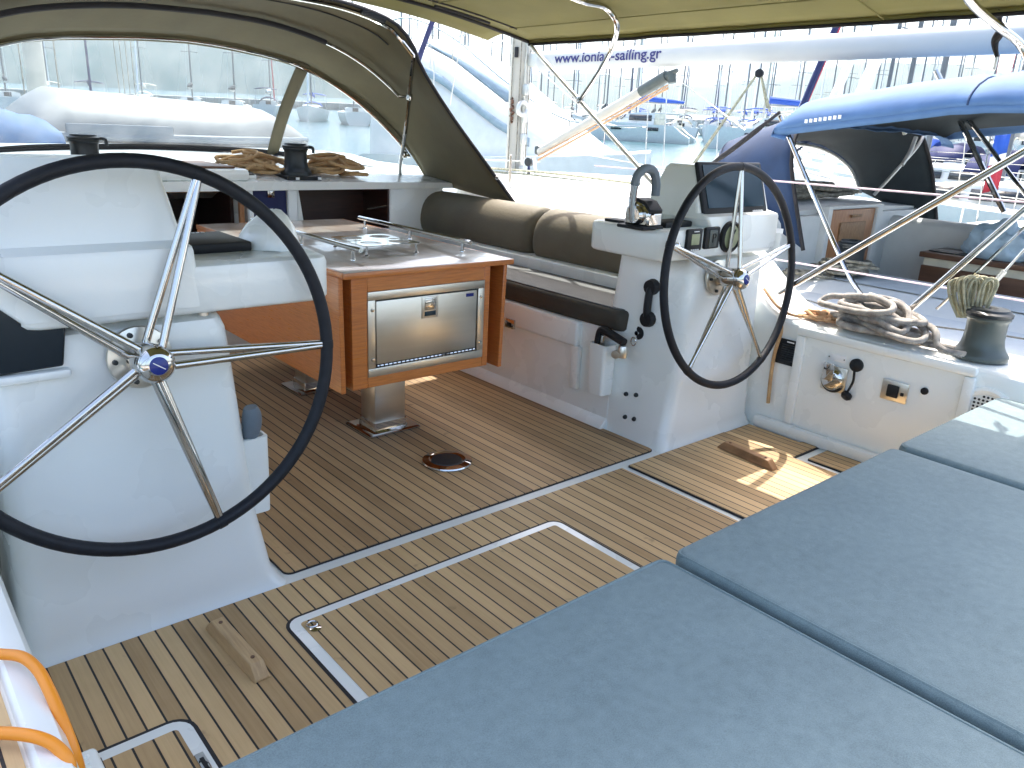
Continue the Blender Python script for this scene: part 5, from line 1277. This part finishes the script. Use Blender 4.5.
# catamarans
def catamaran(label, cover, px, d, rz, s=1.):
    p = polar(px, d); t = thing('catamaran', label, 'catamaran', (0, 0, 0))
    mb = MB()
    for sg in (-1, 1):
        mb.loft([[(sg*2.6-b, y, z), (sg*2.6-b*.9, y, .3), (sg*2.6-b*.4, y, -.4), (sg*2.6+b*.4, y, -.4), (sg*2.6+b*.9, y, .3), (sg*2.6+b, y, z)] for y, b, z in ((-6, .55, .55), (-5.2, .75, 1.0), (-4.2, .85, 1.75), (0, .95, 1.85), (4, .8, 1.95), (6.2, .08, 2.1))])
    mb.bx(-2.6, 2.6, -4.4, 2.0, 1.1, 1.8, .05)
    obj('hull', mb, 'gelnb', t)
    mb = MB(); mb.loft([[(-2.7*b, y, 1.75), (-2.5*b, y, z), (2.5*b, y, z), (2.7*b, y, 1.75)] for y, b, z in ((-1.9, 1, 3.05), (-.2, 1, 3.1), (1.2, .92, 2.9), (2.6, .75, 1.95))]); mb.bx(-2.5, 2.5, -4.6, -1.8, 3.0, 3.12, .03)
    cb = obj('cabin', mb, 'gelnb', t)
    mb = MB()
    for sg in (-1, 1): mb.loft([[(sg*(2.66*b+.03), y, 2.2), (sg*(2.55*b+.03), y, 2.8)] for y, b in ((-1.6, 1), (0, 1), (1.0, .94))], closed=False)
    mb.loft([[(-2.3, 2.02, 2.25), (-2.3, 1.45, 2.72)], [(2.3, 2.02, 2.25), (2.3, 1.45, 2.72)]], closed=False)
    obj('window', mb, 'smoke', cb, solid=.06)
    mb = MB()
    for sg in (-1, 1):
        for y in (-2.6, 1.6): mb.loft([[(sg*3.53, y, 1.15), (sg*3.54, y, 1.5)], [(sg*3.55, y+1.2, 1.15), (sg*3.55, y+1.2, 1.5)]], closed=False)
    obj('hull_window', mb, 'smoke', t, solid=.08)
    mb = MB()
    for x in (-2.2, 2.2): mb.tube([(x, -4.4, 1.2), (x, -4.4, 3.05)], .04, 6)
    mb.bx(-2.2, 2.2, -4.5, -4.2, 1.3, 1.9, .1); mb.bx(-2.5, -2.0, -3.0, -1.9, 1.8, 3.0, .02)
    obj('cockpit_posts', mb, 'cream', t)
    mb = MB(); mb.tube([(0, .9, 3.0), (0, .8, 17)], .11, 8); ms = obj('mast', mb, 'mastw', t)
    mb = MB(); mb.tube([(0, .7, 4.2), (0, -4.8, 4.15)], .1, 8); bo = obj('boom', mb, 'mastw', t)
    mb = MB(); mb.tube([(0, .5, 4.7), (0, -2, 4.55), (0, -4.7, 4.35)], [.34, .3, .15], 10); obj('sail_cover', mb, cover, bo)
    mb = MB()
    for sg in (-1, 1): mb.tube([(sg*3.3, -4, 2.4), (sg*3.4, 0, 2.45), (sg*3.2, 4, 2.5), (sg*2.65, 6.1, 2.7)], .015, 4); [mb.tube([(sg*(3.3 if y < 3 else 3.1), y, 1.8), (sg*(3.3 if y < 3 else 3.1), y, 2.45)], .014, 4) for y in (-4, -2, 0, 2, 4)]
    obj('rail', mb, 'steel', t)
    t.location = p; t.rotation_euler = (0, 0, rz); t.scale = (s, s, s)
catamaran('white catamaran with blue sail cover moored across the water below the lettered boom', 'blueB', 622, 80, -YAW-math.atan(110/FPX)+R(80), .82)
catamaran('white catamaran with bright blue boom cover moored left of the blue bimini', 'blueB', 745, 74, -YAW-math.atan(235/FPX)+R(97), .86)
# motor boat
t = thing('motor_boat', 'white motor boat with raked windscreen and handrail lying between hood edge and neighbouring mast', 'motor boat', (0, 0, 0))
def sec(x, hw, z): return [(x, -hw, z), (x, -hw*.97, z-.5), (x, -hw*.8, 0), (x, -hw*.3, -.5), (x, hw*.3, -.5), (x, hw*.8, 0), (x, hw*.97, z-.5), (x, hw, z), (x, 0, z+.06)]
mb = MB(); mb.loft([sec(*q_) for q_ in ((-3.3, 1.9, 1.5), (-3, 2.0, 1.55), (0, 1.9, 1.65), (1.6, 1.4, 1.75), (2.7, .5, 1.85), (3.1, .06, 1.9))]); obj('hull', mb, 'gelnb', t, smooth=40)
mb = MB(); mb.loft([[(x, -hw, 1.5), (x, -hw*.93, z-.25), (x, -hw*.75, z), (x, 0, z+.1), (x, hw*.75, z), (x, hw*.93, z-.25), (x, hw, 1.5)] for x, hw, z in ((-3.1, 1.7, 3.6), (-2.9, 1.75, 3.9), (-2.2, 1.72, 4.0), (-1.1, 1.65, 3.55), (.2, 1.45, 2.75), (1.6, 1.05, 2.0), (2.2, .7, 1.8))]); cb = obj('cabin', mb, 'gelnb', t, smooth=50)
mb = MB(); mb.loft([[(x, -hw*.95-.02, z-.50), (x, -hw*.93-.02, z-.33)] for x, hw, z in ((-2.7, 1.75, 3.95), (-2.2, 1.72, 4.0), (-1.1, 1.65, 3.55), (.2, 1.45, 2.75), (.9, 1.25, 2.4))], closed=False)
mb.loft([[(x, -hw*.72, z+.02), (x, -hw*.2, z+.09)] for x, hw, z in ((-1.9, 1.7, 3.92), (-1.1, 1.65, 3.57), (.2, 1.45, 2.77))], closed=False); K['tint'] = pbr('blue_tinted_glass', (.25, .33, .38), .1); obj('window', mb, 'tint', cb, solid=.03)
mb = MB(); rp = [(-2.9, -1.3, 4.35), (-2.2, -1.3, 4.4), (-1.1, -1.25, 4.0), (.3, -1.1, 3.1), (1.6, -.8, 2.45), (2.9, -.1, 2.4)]
mb.tube(spline(rp, 6), .018, 6); mb.tube(spline([(x, -y, z) for x, y, z in rp], 6), .018, 6)
for x, y, z in rp[:-1]:
    for sg in (1, -1): mb.tube([(x, sg*y, z), (x, sg*y, z-.55)], .014, 5)
obj('handrail', mb, 'steel', t)
p = polar(512, 18.5); t.location = p; t.rotation_euler = (0, 0, -YAW+R(-33))
# ensign on the second boat
p = V((15.6, 4.9, zw(15, 5)+1.2)); t = thing('ensign', 'small red, white and blue flag drooping from a staff beyond the far bimini legs', 'flag', p)
q_ = at(991, 160, 'X', 15.2)
mb = MB(); mb.tube([q_+V((0, 0, -1.2)), q_+V((0, .1, .5))], .015, 6); obj('staff', mb, 'steel', t)
for nm, c0, c1, m_ in (('red_band', -.55, -.1, 'red'), ('white_band', -.1, .05, 'white'), ('blue_band', .05, .42, 'blueB')):
    mb = MB(); mb.grid([[q_+V((.03*sin(k*1.4), .02-.06*k, z+.02*k)) for k in range(5)] for z in (c0, (c0+c1)/2, c1)]); obj(nm, mb, m_, t, solid=.01)

# ------------------------------------------------------------------ haze
mb = MB(); mb.bx(-1500, 3200, -900, 3200, -24, 330)
mt, nt, o = newmat('air_haze'); pv = nd(nt, 'ShaderNodeVolumePrincipled', Density=.00016, Anisotropy=.0); pv.inputs['Color'].default_value = (.62, .82, 1, 1); nt.links.new(pv.outputs[0], o.inputs['Volume'])
hz = obj('haze', mb, mt, smooth=0); hz['kind'] = 'stuff'
